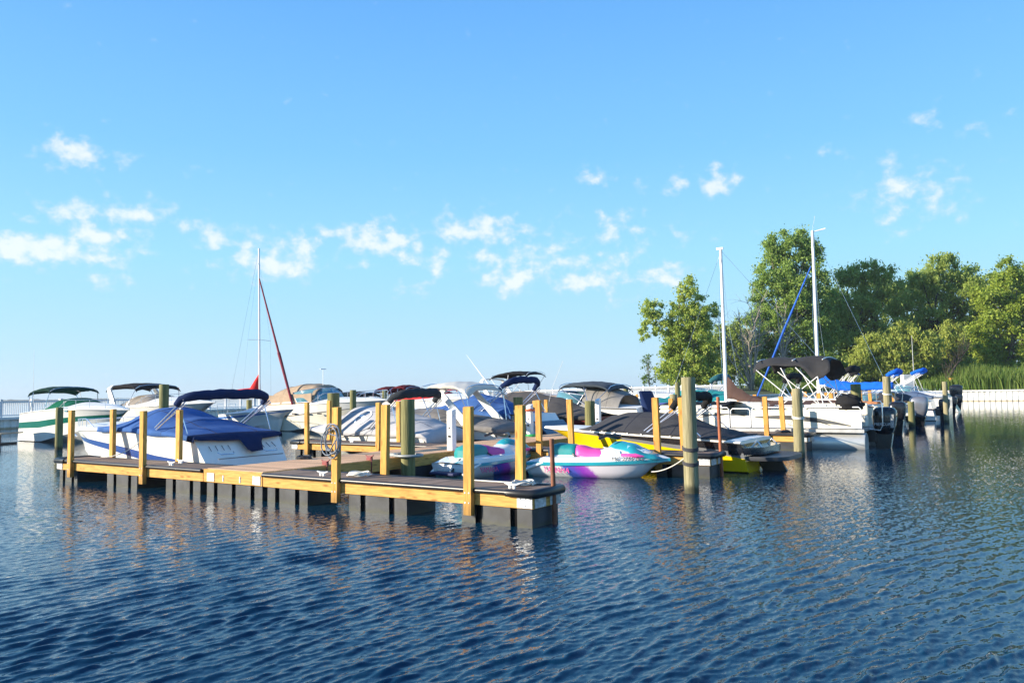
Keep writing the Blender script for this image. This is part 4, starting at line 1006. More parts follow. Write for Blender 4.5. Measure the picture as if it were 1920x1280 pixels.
    m = MB(); m.tube([(1.66, -.38, .84), (1.80, -.24, .90), (1.98, -.06, .86), (1.98, .06, .86), (1.80, .24, .90), (1.66, .38, .84)], [.03, .03, .06, .06, .03, .03], 8); m.build('handlebar', RUBBER, t, smooth=60)
    m = MB(); m.box(-.28, .14, -.36, .36, .10, .16); m.build('boarding_mat', mat('ski_mat_navy', (.02, .03, .10), rough=.7), t, bevel=.02)
    m = MB(); m.tube([(-.05, -.1, .14), (.1, -.15, .32), (.25, -.1, .40)], .03, 6); m.build('strap', RUBBER, t, smooth=60)
    return t
p = at_z(1003, 889, 0); q = at_z(1222, 884, 0)
u_, w_ = -3.62, 6.02
jetski('white jet ski with pink and teal seat floating in full view beside the second finger', (*U(-3.55, 6.02)[:2], 0), UA + .16, 1)
jetski('shaded white jet ski moored along the walkway, half hidden by two lumber posts', (*U(-4.72, 4.35)[:2], 0), UA + math.pi / 2 - .06, 1)

# ---------------------------------------------------------------- pontoon boat
pr = slip(1.62, 17.15)
class Fake: pass
def pontoon():
    t = thing('pontoon_boat', 'cream pontoon boat with black open bimini and big black outboard', 'boat', pr, HB)
    L, hw = 7.0, 1.24
    for sd in (-1, 1):
        m = MB(); m.tube([(-.02, sd * .92, .18), (.0, sd * .92, .18), (5.9, sd * .92, .18), (6.5, sd * .92, .24), (6.95, sd * .92, .36)], [.30, .315, .315, .24, .03], 22); m.build('pontoon_tube', mat('pontoon_aluminium', (.62, .62, .60), rough=.32, metal=.35, var=.08), t, smooth=50)
        m = MB()
        for x in np.arange(.4, 6.2, .9): m.box(x, x + .25, sd * .92 - .04, sd * .92 + .04, .45, .53)
        m.build('tube_bracket', ALU, t)
    MB().box(.0, L, -hw, hw, .53, .575).build('deck', mat('deck_carpet', (.3, .29, .27), rough=.95), t)
    m = MB()
    for sd in (-1, 1): m.box(-.02, L + .02, sd * hw - .02, sd * hw + .02, .50, .60)
    m.box(L, L + .03, -hw, hw, .50, .60); m.build('deck_trim', mat('trim_silver', (.66, .66, .66), rough=.3, metal=.5), t)
    PAN = mat('panel_cream', (.76, .72, .60), rough=.35, var=.03)
    secs = [(.06, 1.7), (1.76, 3.3), (4.05, 5.2), (5.26, 6.7)]
    for sd in (-1, 1):
        for (a, b_) in secs:
            y = sd * (hw - .05); p_ = MB().box(a, b_, y - .012, y + .012, .64, 1.18).build('fence_panel', PAN, t)
            m = MB()
            for i in range(14):
                pass
            m.tube([(a, y, .62), (a, y, 1.20), (a + .06, y, 1.26), (b_ - .06, y, 1.26), (b_, y, 1.20), (b_, y, .62)], .019, 8); m.tube([(a, y, .64), (b_, y, .64)], .017, 6); m.tube([(a, y, 1.16), (b_, y, 1.16)], .012, 6)
            m.build('panel_frame', ALU, p_, smooth=50)
        y = sd * (hw - .05); g = MB().box(3.36, 3.99, y - .01, y + .01, .66, 1.0).build('gate', PAN, t)
        m = MB(); m.tube([(3.36, y, .64), (3.36, y, 1.16), (3.42, y, 1.22), (3.93, y, 1.22), (3.99, y, 1.16), (3.99, y, .64), (3.36, y, .64)], .019, 8); m.build('gate_frame', ALU, g, smooth=50)
        m = MB()     # swoosh graphic along the stern panels
        for (x0, z0, x1, z1, w0) in ((3.2, .95, .35, .70, .07), (2.4, .96, .9, .70, .03), (5.1, .93, 3.5, .98, .02), (6.6, .86, 4.2, 1.0, .025)):
            pts = []
            for i in range(15):
                k = i / 14; pts.append((lerp(x0, x1, k), lerp(z0, z1, k) + .09 * math.sin(math.pi * k), w0 * math.sin(math.pi * min(1, k * .9 + .05)) + .004))
            yy = y + sd * .016
            m.grid([[(x, yy, z - w) for x, z, w in pts], [(x, yy, z + w) for x, z, w in pts]])
        m.build('side_graphic', mat('graphic_grey', (.07, .075, .08), rough=.4, var=.3, scale=1), t, solid=.004)
    y = 0; MB().box(L - .36, L - .33, -hw + .08, hw - .08, .64, 1.18).build('fence_panel', PAN, t)
    SEAT = mat('seat_vinyl', (.74, .70, .60), rough=.5, var=.04)
    for (x0, x1, y0, y1) in ((.25, 2.0, .55, 1.12), (.25, 2.0, -1.12, -.55), (4.3, 6.5, .55, 1.12), (4.3, 6.5, -1.12, -.55)):
        s_ = MB().box(x0, x1, y0, y1, .58, .95).build('bench_seat', SEAT, t, bevel=.06)
        yb = y1 - .12 if y1 > 0 else y0; MB().box(x0, x1, yb, yb + .12, .95, 1.34).build('seat_back', SEAT, s_, bevel=.05)
    for x0 in (5.9, 3.9): MB().box(x0, x0 + .6, -.95, -.5, .95, 1.42).build('seat_back', SEAT, t, bevel=.12)
    MB().box(3.35, 3.9, -.95, -.1, .58, 1.4).build('helm_console', SEAT, t, bevel=.08)
    m = MB(); rs = []
    for i in range(21):          # black canvas draped over the forward seats
        k = i / 20; rs.append([(lerp(4.15, 6.6, k), v * 1.1, 1.30 + .12 * (1 - v * v) + .02 * math.sin(i * 1.1 + v * 3)) for v in np.linspace(-1, 1, 13)])
    m.grid(rs); m.build('seat_cover', BLACKF, t, smooth=70, solid=.02)
    # bimini
    m = MB(); rs = []
    for i in range(25):
        k = i / 24; x = lerp(.98, 3.22, k); row = []
        zc = 2.74 + .14 * math.sin(math.pi * k) + .05 * math.sin(3 * math.pi * k)
        for j in range(23):
            v = -1 + 2 * j / 22; edge = max(0, abs(v) - .55) / .45
            yw = 1.18 * (1 - .05 * math.sin(math.pi * k) ** 2)
            sagk = .18 + .50 * math.exp(-((k - .16) / .13) ** 2) + .10 * math.exp(-((k - 1) / .2) ** 2)
            row.append((x - (.10 * v * v if k < .1 else 0), yw * v, zc - .10 * v * v - sagk * edge ** 1.6 - .12 * max(0, .12 - k) / .12 * (1 - edge) * 0))
        rs.append(row)
    m.grid(rs); bim = m.build('bimini_canopy', mat('black_bimini', (.026, .026, .029), rough=.9, var=.2, bump=.3), t, smooth=70, solid=.016)
    fr = MB()
    for sd in (-1, 1):
        y = sd * 1.2
        for a, b_ in (((1.75, 1.26), (3.12, 2.45)), ((1.75, 1.26), (2.35, 2.5)), ((.75, 1.26), (1.9, 2.5)), ((2.45, 1.26), (1.25, 2.2)), ((1.1, 1.26), (1.25, 2.2))):
            fr.tube([(a[0], y, a[1]), (b_[0], y * .97, b_[1])], .015, 6)
    for x in (1.1, 2.0, 3.1): fr.tube([(x, v * 1.12, 2.72 + .1 * (1 - v * v)) for v in np.linspace(-1, 1, 9)], .016, 6)
    fr.build('bimini_frame', ALU, bim, smooth=50)
    # stern: ladder rail, outboard, bunched black cover
    m = MB(); m.tube([(-.05, .55, .58), (-.35, .55, .55), (-.42, .55, .70), (-.42, .55, 1.35), (-.38, .55, 1.42), (-.2, .55, 1.42)], .018, 8); m.build('ladder_rail', STEEL, t, smooth=50)
    b_ = Fake(); b_.root = t
    ob = Boat.outboard(b_, -.02, .10, .42, 1.22, BLACK)
    text('MERCURY', .12, mat('letter_silver', (.6, .6, .62), rough=.4), ob, (-.41, .372, .72), (math.pi / 2, 0, math.pi), shear=.2)
    m = MB(); m.box(-.70, -.60, .345, .362, .62, 1.02); m.build('decal', mat('decal_grey', (.25, .26, .27), rough=.4), ob)
    m = MB(); rows = []
    for i in range(17):
        k = i / 16; th = math.pi * k; row = []
        for j in range(22):
            a = 2 * math.pi * j / 22; d = Vector((math.sin(th) * math.cos(a), math.sin(th) * math.sin(a), math.cos(th)))
            nz_ = 1 + .34 * noise.noise(d * 2.2 + Vector((3, 1, 2))) + .16 * noise.noise(d * 5.5)
            row.append((.42 + d.x * .40 * nz_, .98 + d.y * .30 * nz_, 1.36 + d.z * .27 * nz_))
        rows.append(row)
    m.grid(rows, closed=True); m.build('bunched_cover', BLACKF, t, smooth=80)
    return t
pontoon()

# ---------------------------------------------------------------- boats right and behind
b = Boat('sailboat', 'sailboat with bare mast and brown sail cover drooping from it, behind the pontoon boat', 'sailboat', slip(1.0, 20.3), HB, 7.6, 2.3, .95, 1.2, [(0, 0), (.7, 1), (.8, 0)], [GELC, BROWNF], t0=.42, trans=.3, stern=.78, p=2.0, rake=1.2, bowz=.9)
b.rail(mt=GEL, r=.012); b.deck(.0, 1, ((0, .03), (.3, .15), (.55, .34), (.75, .18), (1, .02)))
def mastx(px, Y, b, w): return None
m = MB(); m.tube([(5.0, 0, 1.2), (5.02, 0, 7.3)], [.07, .055], 10); mast = m.build('mast', ALU, b.root, smooth=50)
m = MB(); m.box(4.92, 5.18, -.04, .04, 7.28, 7.36); m.build('masthead', ALU, mast)
m = MB(); rs = []
for i in range(25):
    k = i / 24; x = lerp(4.93, .6, k); zt = interp(((0, 2.35), (.10, 1.86), (.22, 1.58), (.42, 1.40), (1, 1.42)), k); zb = interp(((0, 1.5), (.3, 1.18), (.5, 1.14), (1, 1.22)), k)
    w = interp(((0, .08), (.3, .22), (1, .16)), k)
    rs.append([(x, w * s_, lerp(zb, zt, q) + .015 * math.sin(i * 1.7 + q * 4)) for (s_, q) in ((1.1, 0), (1, .35), (.6, .75), (0, 1), (-.6, .75), (-1, .35), (-1.1, 0))])
m.grid(rs); m.build('sail_cover', BROWNF, b.root, smooth=70, solid=.015)
m = MB(); m.tube([(4.95, 0, 1.45), (.5, 0, 1.42)], .04, 8); m.build('boom', ALU, b.root)
m = MB()
for sd in (-1, 1): m.tube([(4.7, sd * 1.05, 1.1), (5.0, sd * .55, 4.4), (5.02, 0, 7.2)], .006, 4)
m.tube([(7.4, 0, 1.25), (5.02, 0, 7.2)], .006, 4); m.tube([(.1, 0, 1.1), (5.02, 0, 7.25)], .006, 4); m.build('rigging', STEEL, b.root)
b.cover(BROWNF, .02, .42, ((0, .05), (.2, .42), (.42, .3)), seed=83, p=1.4, name='cockpit_cover')

b = Boat('sailboat', 'beige sailboat with tallest mast, blue furled jib and bright blue sail cover', 'sailboat', slip(1.15, 26.4), HB, 7.8, 2.5, 1.05, 1.3, [(0, 0)], [GELC], t0=.42, trans=.35, stern=.85, p=2.0, rake=1.2, bowz=.9)
b.rail(mt=GELC, r=.03); b.deck(.0, 1, ((0, .05), (.3, .18), (.55, .36), (.75, .18), (1, .02)), mt=GELC)
m = MB(); m.tube([(3.15, 0, 1.3), (3.13, 0, 8.75)], [.075, .06], 10); mast = m.build('mast', ALU, b.root, smooth=50)
m = MB(); m.tube([(3.15, 0, 8.7), (2.75, -.1, 8.78), (2.6, -.1, 8.8)], [.02, .03, .03], 6); m.tube([(3.13, 0, 8.75), (3.0, 0, 9.4)], .006, 4); m.build('wind_vane', ALU, mast)
m = MB(); m.tube([(5.9, 0, 1.35), (4.5, 0, 4.5), (3.25, 0, 7.2)], [.035, .052, .025], 8); m.build('furled_jib', mat('blue_sailcloth', (.02, .11, .50), rough=.9), b.root, smooth=60)
m = MB(); rs = []
for i in range(25):
    k = i / 24; x = lerp(3.08, .2, k); zt = interp(((0, 2.75), (.12, 2.35), (.3, 2.12), (.5, 2.05), (1, 2.05)), k); zb = interp(((0, 2.0), (.3, 1.72), (1, 1.74)), k); w = interp(((0, .08), (.3, .2), (1, .14)), k)
    rs.append([(x, w * s_, lerp(zb, zt, q) + .012 * math.sin(i * 1.9 + q * 4)) for (s_, q) in ((1.1, 0), (1, .35), (.6, .75), (0, 1), (-.6, .75), (-1, .35), (-1.1, 0))])
m.grid(rs); m.build('sail_cover', ROYAL, b.root, smooth=70, solid=.015)
m = MB(); m.tube([(3.1, 0, 1.95), (.15, 0, 1.92)], .045, 8); m.build('boom', ALU, b.root)
m = MB()
for sd in (-1, 1): m.tube([(2.9, sd * 1.15, 1.2), (3.13, sd * .6, 4.8), (3.13, 0, 8.6)], .006, 4)
m.tube([(.1, 0, 1.1), (3.13, 0, 8.7)], .006, 4); m.build('rigging', STEEL, b.root)
m = MB()
for sd in (-1, 1): m.box(.5, 3.2, sd * 1.06 - .05, sd * 1.06 + .05, 1.16, 1.24)
m.build('teak_trim', mat('teak', (.42, .17, .07), rough=.5, var=.2), b.root)
m = MB()
for sd in (-1, 1):
    m.tube([(.05, sd * 1.0, 1.1), (.0, sd * 1.0, 1.62), (1.4, sd * 1.05, 1.62), (1.55, sd * 1.05, 1.15)], .016, 6); m.tube([(.7, sd * 1.03, 1.12), (.7, sd * 1.03, 1.62)], .014, 6)
m.tube([(0, -1.0, 1.62), (-.05, 0, 1.62), (0, 1.0, 1.62)], .016, 6); m.build('stern_rail', STEEL, b.root, smooth=50)

b = Boat('covered_boat', 'boat under a teal cover and teal folded bimini, left of the brown sail cover', 'boat', slip(-6.2, 31.0), HB, 0.1 + 6.0, 2.4, 1.0, 1.2, [(0, 0)], [GEL])
b.rail(); b.cover(TEALF, .05, .9, ((0, .25), (.25, .7), (.6, .75), (.9, .1)), seed=91, p=1.6)
b.bimini_roll(2.8, 1.6, 2.5, 1.0, mat('dark_teal_canvas', (.015, .10, .12), rough=.9), r=.16)
p0 = U(-1.0, 30.6)
b = Boat('runabout_boat', 'boat with raised black bimini behind the brown sail cover', 'boat', slip(1.1, 23.7), HB, 6.2, 2.4, .95, 1.1, [(0, 0)], [GEL]); b.rail(); b.deck()
b.bimini_roll(3.9, 3.4, 2.35, 1.0, BLACKF, r=.12, strut=3.0); b.cover(DGREYF, .05, .7, ((0, .1), (.4, .4), (.7, 0)), seed=93)
b.outboard(0, 0, .55, 1.1, BLACK)
b = Boat('runabout_boat', 'boat with upright royal blue bimini on white legs under the dark willow', 'boat', slip(.9, 34.7), HB, 6.4, 2.4, .95, 1.1, [(0, 0), (.5, 1)], [GEL, BLUEGEL]); b.rail(); b.deck()
b.bimini_open(2.9, 4.7, 2.75, 2.85, 1.1, ROYAL, hang=.1, tube=ALU); b.cover(BLACKF, .3, .9, ((.3, .1), (.6, .5), (.9, 0)), seed=95); b.windshield(2.2, 3.4, .5)
b = Boat('runabout_boat', 'white boat with silver outboard and tilted white bimini legs under black canvas', 'boat', slip(.75, 32.0), HB, 6.6, 2.5, 1.0, 1.2, [(0, 0)], [GEL]); b.rail(); b.deck(.0, 1, ((0, .05), (.5, .15), (1, .02)))
b.bimini_roll(3.6, 2.3, 2.75, 1.0, BLACKF, r=.16, strut=2.2, tube=ALU)
b.outboard(0, .2, .42, 1.45, mat('cowl_silver', (.22, .23, .27), rough=.25, metal=.5, var=.1, coat=.5), leg=BLACK)
b.platform(-.35, .1, 1.1, .62, .12, GEL)
b = Boat('runabout_boat', 'white boat with blue tipped folded bimini and steel rails near the rope ringed piling', 'boat', slip(1.6, 42.0), HB, 7.6, 2.6, 1.2, 1.4, [(0, 0), (.45, 1), (.55, 0)], [GEL, NAVYGEL], trans=.0); b.rail(r=.03); b.deck(.0, 1, ((0, .05), (.5, .25), (1, .02)))
b.bow_rail(.02, .9, .5); b.bimini_roll(4.2, 2.6, 2.75, 1.0, ROYAL, r=.15, strut=2.4, tube=ALU)
b.cover(mat('slate_blue_cover', (.12, .17, .26), rough=.9), .1, .4, ((.1, .05), (.25, .3), (.4, .1)), seed=97)
b = Boat('runabout_boat', 'farther white boat with blue capped bimini poles near the reeds', 'boat', slip(1.2, 54.0), HB, 8.0, 2.7, 1.3, 1.5, [(0, 0)], [GEL], trans=.8); b.rail(mt=GEL); b.deck(.0, 1, ((0, .05), (.5, .25), (1, .02)))
b.bow_rail(.3, .9, .5); b.bimini_roll(4.6, 2.2, 3.0, 1.0, ROYAL, r=.15, strut=2.4, tube=ALU); b.windshield(3, 4.4, .6)
m = MB(); m.tube([(3, -.9, 1.4), (3, -.9, 5.6)], [.02, .01], 5); m.build('antenna', ALU, b.root)
b = Boat('runabout_boat', 'farthest white boat with tall black outboard against the white seawall', 'boat', slip(-.3, 63.5), HB, 7.5, 2.5, 1.0, 1.5, [(0, 0)], [GEL], trans=1.2); b.rail(mt=GEL); b.deck(.0, 1, ((0, .05), (.5, .25), (1, .02)))
b.outboard(.1, 0, .75, 1.75, BLACK); b.windshield(3, 4.4, .6); b.bow_rail()

# ---------------------------------------------------------------- dock furniture
def pedestal(label, u, w, h=1.12, s=.082, extra=None):
    t = thing('power_pedestal', label, 'pedestal', U(u, w, ZD), UA, 'white power pedestals')
    WP = mat('pedestal_white', (.80, .80, .80), rough=.4, var=.04)
    m = MB(); m.box(-s, s, -s, s, 0, h - .16); m.hexa([(-s, -s, h - .16), (s, -s, h - .16), (s, s, h - .16), (-s, s, h - .16)], [(-s, -s, h - .05), (s, -s, h - .05), (s, s, h), (-s, s, h)]); m.build('cabinet', WP, t, bevel=.012)
    m = MB(); m.tube([(-s - .004, 0, h * .72), (-s - .018, 0, h * .72)], .06, 14); m.build('meter', mat('meter_amber', (.6, .36, .1), rough=.4), t)
    m = MB(); m.tube([(.0, -s - .004, h * .35), (.0, -s - .03, h * .35)], .03, 10); m.tube([(-.0, -s - .004, h * .55), (0, -s - .02, h * .55)], .02, 8); m.build('socket', RUBBER, t)
    return t
pedestal('white power pedestal with amber dial standing behind the shaded jet ski', -5.62, 5.55, 1.0)
pd = U(-7.05, 11.2)
pedestal('white pedestal with orange tape and a green hose at its foot', -7.05, 11.15, 1.0)
def coil(name, label, cat, loc, r, n, mt, rad=.012, flat=True, axis=None, group=None, jit=.02):
    m = MB(); g = random.Random(hash(label) % 1000 if False else len(label))
    pts = []
    for i in range(n * 20 + 1):
        a = 2 * math.pi * i / 20; rr = r * (1 + jit * 4 * math.sin(i * .13 + 1) * .3 + jit * math.sin(i * .71))
        k = i / (n * 20)
        if flat: pts.append((rr * (.55 + .45 * abs(math.sin(k * 5 + 1))) * math.cos(a), rr * (.55 + .45 * abs(math.sin(k * 5 + 1))) * math.sin(a), .015 + .05 * k + .01 * math.sin(i)))
        else: pts.append((rr * math.cos(a) * (.72 + .1 * math.sin(i * .047)), -.03 - .03 * math.sin(i * .113), rr * math.sin(a) * (1 + .09 * math.sin(i * .061 + 1)) - .03 * math.sin(i * .05)))
    m.tube(pts, rad, 6); o = m.build(name, mt, None, smooth=60); o.location = loc; o.rotation_euler = (0, 0, UA)
    return tag(o, label, cat, group)
q = U(-7.05, 11.15, ZD + .80)
m = MB()
for k in range(3): m.tube([(.14 * math.cos(a) * 1.05, .14 * math.sin(a) * 1.05, .02 * k + .01 * math.sin(3 * a)) for a in np.linspace(0, 6.28, 18)], .014, 6)
o = m.build('cord', mat('orange_cord', (.62, .14, .05), rough=.6), None, smooth=60); o.location = q; tag(o, 'orange cord wrapped around the white pedestal', 'cord')
coil('garden_hose', 'green hose coiled at the foot of the white pedestal', 'hose', U(-6.85, 10.95, ZD + .015), .22, 4, mat('hose_green', (.04, .42, .12), rough=.4))
pedestal('white pedestal beside the navy hulled boat, behind the second orange post', -7.05, 15.6, 1.1)
pedestal('white pedestal by the orange posts under the white railing', -5.7, 21.3, 1.0)
pedestal('farther white pedestal left of the pale green piling', -5.7, 25.5, 1.0)
coil('hose_coil', 'clear hose looped over the front lumber post right of the blue boat', 'hose', U(-3.52, -.115, 1.12), .21, 6, mat('hose_clear', (.30, .33, .37), rough=.25, var=.4, scale=12), rad=.011, flat=False, jit=.2)
coil('rope_heap', 'heap of white rope on the nearest finger beside its back post', 'rope', U(-3.5, .45, ZD), .17, 5, ROPEW, rad=.014, group='heaps of white rope on the nearest finger', jit=.12)
coil('rope_heap', 'loose white rope by the back post near the tip of the nearest finger', 'rope', U(-.28, .60, ZD), .15, 4, ROPEW, rad=.012, group='heaps of white rope on the nearest finger', jit=.12)
coil('rope_heap', 'dark line bunched on the left edge of the walkway by the blue boat', 'rope', U(-7.05, 2.3, ZD + .015), .13, 4, ROPED, rad=.014, jit=.12)
coil('rope_heap', 'black line heap on the tip of the third finger in front of the pontoon boat', 'rope', U(-.6, 15.45, ZD), .2, 4, ROPED, rad=.022, jit=.12)
def line(label, a, b_, sag, mt=ROPEW, r=.011, name='mooring_line'):
    a, b_ = Vector(a), Vector(b_); m = MB()
    pts = [a.lerp(b_, k / 14) - Vector((0, 0, sag * 4 * (k / 14) * (1 - k / 14))) for k in range(15)]
    m.tube([p - a for p in pts], r, 6); o = m.build(name, mt, None, smooth=60); o.location = a
    return tag(o, label, 'rope', 'mooring lines')
line('white mooring line from the jet ski bow to the pale green piling', at_y(1222, 884, U(-.8, 6.3)[1] - .4), U(.66, 4.45, .62), .06)
line('white line from the blue boat bow quarter down to the nearest finger', U(-10.9, .93, .95), U(-12.0, .55, ZD + .03), .12)
line('white line from the pontoon boat down to the rope ringed piling', U(-.6, 15.9, .75), U(.5, 12.6, 1.06), .06)
line('dark line from the emblem covered boat to the second finger', U(-10.6, 7.85, .9), U(-11.8, 7.3, ZD + .02), .05, ROPED)
line('white line from the front post along the deck edge of the nearest finger', U(-1.3, .66, ZD + .02), U(-.4, .66, ZD + .02), .0)
def hosereel(label, loc):
    t = thing('cleat_cover', label, 'dock fitting', loc, UA, 'red dock fittings')
    m = MB(); m.box(-.06, .06, -.035, .035, 0, .06); m.tube([(-.11, 0, .09), (-.05, 0, .065), (.05, 0, .065), (.12, 0, .10)], [.012, .02, .02, .01], 8); m.build('cleat', mat('fitting_red', (.20, .012, .018), rough=.5), t, bevel=.02)
    m = MB(); m.tube([(.1, -.05, .05), (.16, -.10, -.1), (.14, -.1, -.3)], .012, 6); m.build('strap', mat('fitting_red', (.20, .012, .018)), t)
hosereel('red fitting on the near right edge of the walkway', U(-5.55, 1.55, ZD + .012))
hosereel('red fitting on the walkway edge left of the stout piling', U(-5.55, 2.75, ZD + .012))
m = MB(); m.tube([(.30 * math.cos(a) * 1.1, .26 * math.sin(a), .0) for a in np.linspace(0, 2 * math.pi, 26)], .03, 8, cap=False); m.box(-.75, -.28, -.03, .03, -.03, .03)
o = m.build('piling_guide', mat('guide_grey', (.30, .32, .32), rough=.5, metal=.2), None, smooth=50); q = U(-5.2, 3.55, .56); o.location = q; o.rotation_euler = (0, 0, UA); tag(o, 'grey guide ring around the stout piling beside the walkway', 'pile guide')
# dock box far left
t = thing('wall_dock', 'wooden dock at the left edge in front of the sheet pile wall', 'dock', (-21.7, 32.9, 0), 0)
MB().box(-14, 0, 0, 1.5, ZD - .05, ZD).build('deck_boards', mat('grey_boards', (.36, .30, .22), rough=.8, var=.2), t); MB().box(-14, 0, -.03, .02, ZD - .42, ZD - .052).build('side_beam', mat('dark_beam', (.05, .045, .04), rough=.8), t)
MB().box(-13.8, -.2, .05, 1.4, -.2, ZD - .43).build('float', FLOATB, t)

for (u_, w_, lab, mt_, zt_) in ((1.3, 38.6, 'white boat with charcoal cover just beyond the fifth slip on the right', DGREYF, 2.3), (1.0, 46.5, 'small white boat with low navy cover among the far right slips', NAVYF, 2.2), (.4, 58.5, 'white boat with taupe cover second from the seawall', MGREYF, 2.4)):
    b = Boat('runabout_boat', lab, 'boat', slip(u_, w_), HB, 6.6, 2.4, 1.05, 1.25, [(0, 0), (.5, 1), (.6, 0)], [GEL, NAVYGEL]); b.rail(mt=GEL); b.deck(.0, 1, ((0, .05), (.5, .2), (1, .02)))
    b.cover(mt_, .1, .5, ((.1, .05), (.25, .35), (.4, .45), (.5, .1)), seed=w_); b.bow_rail(.5, .95, .4); b.windshield(3.2, 4.4, .4); b.outboard(0, 0, .5, 1.0, BLACK)
# ------------------------------------------------------------------ breakwater, railing, land
WALLM = mat('sheet_pile_white', (.80, .79, .75), rough=.6, var=.06, scale=3, stain=.35)
waterline(WALLM, .05, .16, (.35, .25, .11), .8)
CAPM = mat('wall_cap', (.72, .71, .68), rough=.6, var=.08)
FENM = mat('railing_white', (.70, .71, .73), rough=.45, var=.05)
def seawall(label, pts, z0=-1.0):
    t = thing('seawall', label, 'seawall', (*pts[0][:2], 0))
    o = Vector((pts[0][0], pts[0][1], 0)); m = MB(); c = MB(); w = MB()
    for a, b_ in zip(pts[:-1], pts[1:]):
        za, zb = a[2], b_[2]
        a, b_ = Vector((a[0], a[1], 0)) - o, Vector((b_[0], b_[1], 0)) - o
        d = b_ - a; L = d.length; d.normalize(); nrm = Vector((d.y, -d.x, 0))
        n = max(1, int(L / .55)); lo, hi = [], []
        for k in range(n + 1):
            for (f_, off) in ((0, .0), (.38, .0), (.5, .09), (.88, .09)):
                q = min(1, (k + f_) / n); p = a + d * L * q + nrm * off; z = lerp(za, zb, q)
                lo.append((p.x, p.y, z0)); hi.append((p.x, p.y, z - .02))
        m.grid([lo, hi])
        q0 = a - nrm * .35; q1 = b_ - nrm * .35; r0 = a + nrm * .26; r1 = b_ + nrm * .26
        c.hexa([(r0.x, r0.y, za - .16), (r1.x, r1.y, zb - .16), (q1.x, q1.y, zb - .16), (q0.x, q0.y, za - .16)], [(r0.x, r0.y, za), (r1.x, r1.y, zb), (q1.x, q1.y, zb), (q0.x, q0.y, za)])
    m.build('sheet_piles', WALLM, t, smooth=30); c.build('cap', CAPM, t)
    return t
def fence(label, pts, h=1.07):
    t = thing('railing_fence', label, 'fence', (*pts[0][:2], 0)); o = Vector((pts[0][0], pts[0][1], 0))
    pk = MB(); rl = MB()
    for a, b_ in zip(pts[:-1], pts[1:]):
        za, zb = a[2], b_[2]; a, b_ = Vector((a[0], a[1], 0)) - o, Vector((b_[0], b_[1], 0)) - o
        d = b_ - a; L = d.length; d.normalize(); n_ = Vector((d.y, -d.x, 0))
        def bar(q0, q1, h0, h1, th, mb):
            p0 = a + d * q0; p1 = a + d * q1; z0_ = lerp(za, zb, q0 / L); z1_ = lerp(za, zb, q1 / L)
            mb.hexa([tuple(p0 + n_ * th) [:2] + (z0_ + h0,), tuple(p1 + n_ * th)[:2] + (z1_ + h0,), tuple(p1 - n_ * th)[:2] + (z1_ + h0,), tuple(p0 - n_ * th)[:2] + (z0_ + h0,)],
                    [tuple(p0 + n_ * th)[:2] + (z0_ + h1,), tuple(p1 + n_ * th)[:2] + (z1_ + h1,), tuple(p1 - n_ * th)[:2] + (z1_ + h1,), tuple(p0 - n_ * th)[:2] + (z0_ + h1,)])
        bar(0, L, h - .10, h, .045, rl); bar(0, L, .08, .16, .03, rl)
        k = .1
        while k < L: bar(k, k + .045, .161, h - .101, .014, pk); k += .15
        k = 0
        while k < L:
            m = MB(); bar(k, min(L, k + .17), -.02, h + .10, .085, m); bar(k - .02, min(L + .02, k + .19), h + .101, h + .14, .105, m); m.build('post', FENM, t); k += 2.45
    rl.build('rail', FENM, t); pk.build('pickets', FENM, t)
    return t
WL = [(-47, 8, .78), (-34.4, 52, .78), (-19.4, 108, .80), (2, 122, 1.1), (12.4, 98, 1.2), (21.5, 78, 1.25)]
seawall('long white corrugated breakwater wall carrying the railing', WL)
fence('white picket railing running along the top of the breakwater', [(x - .05, y, z) for x, y, z in WL])
WR = [(21.5, 78, 1.25), (34, 91, 1.25), (46, 96, 1.28), (62, 86, 1.3), (100, 62, 1.3)]
seawall('white corrugated seawall below the reeds on the right', WR)
for (px, pt) in ((1865, 707), (1790, 708)):
    p = at_y(px, 725, 93.0); q = at_y(px, pt, 93.0)
    o = MB().box(-.22, .22, -.22, .22, 0, q[2] - 1.2).build('marker_post', WZO, None, bevel=.02); o.location = (p[0], p[1] + .6, 1.2)
    tag(o, 'yellow lumber post standing in the reeds behind the seawall' if px > 1830 else 'orange post just left of the longer seawall stretch', 'post')
p = at_y(1702, 735, 62)
o = MB().box(-.42, .42, -.3, .3, 0, 1.5).build('utility_cabinet', mat('cabinet_grey', (.50, .52, .52), rough=.5), None, bevel=.04); o.location = (p[0], p[1], 1.3); tag(o, 'grey utility cabinet between orange posts at the shore', 'cabinet')

GRASSG = mat('shore_ground', (.055, .075, .025), rough=.95, var=.4, scale=.6)
V = []
gx = np.linspace(-4, 190, 70); gy = np.linspace(0, 1, 14)
rows = []
front = [(21.5, 78), (34, 91), (46, 96), (62, 86), (100, 62), (200, 20)]
def front_y(x): return interp_lin(front, x)
def interp_lin(k, x):
    xs = [a for a, _ in k]; ys = [b for _, b in k]; return float(np.interp(x, xs, ys))
m = MB()
for t_ in gy:
    row = []
    for x in np.linspace(21.5, 200, 60):
        y0 = front_y(x) + .3; y = y0 + t_ ** 1.5 * 140
        row.append((x, y, 1.22 + 1.0 * min(1, t_ * 3) + .5 * noise.noise(Vector((x * .07, y * .07, 0)))* min(1, t_ * 4)))
    rows.append(row)
m.grid(rows); o = m.build('ground', GRASSG, None, smooth=80); tag(o, kind='structure')
m = MB(); m.grid([[(x, y, -1.0) for x, y in ((12.3, 99), (21.6, 79))], [(x, y, 1.2) for x, y in ((12.3, 99), (21.6, 79))], [(40, 125, 1.4), (22, 79, 1.23)]])
o = m.build('ground', GRASSG, None); tag(o, kind='structure')

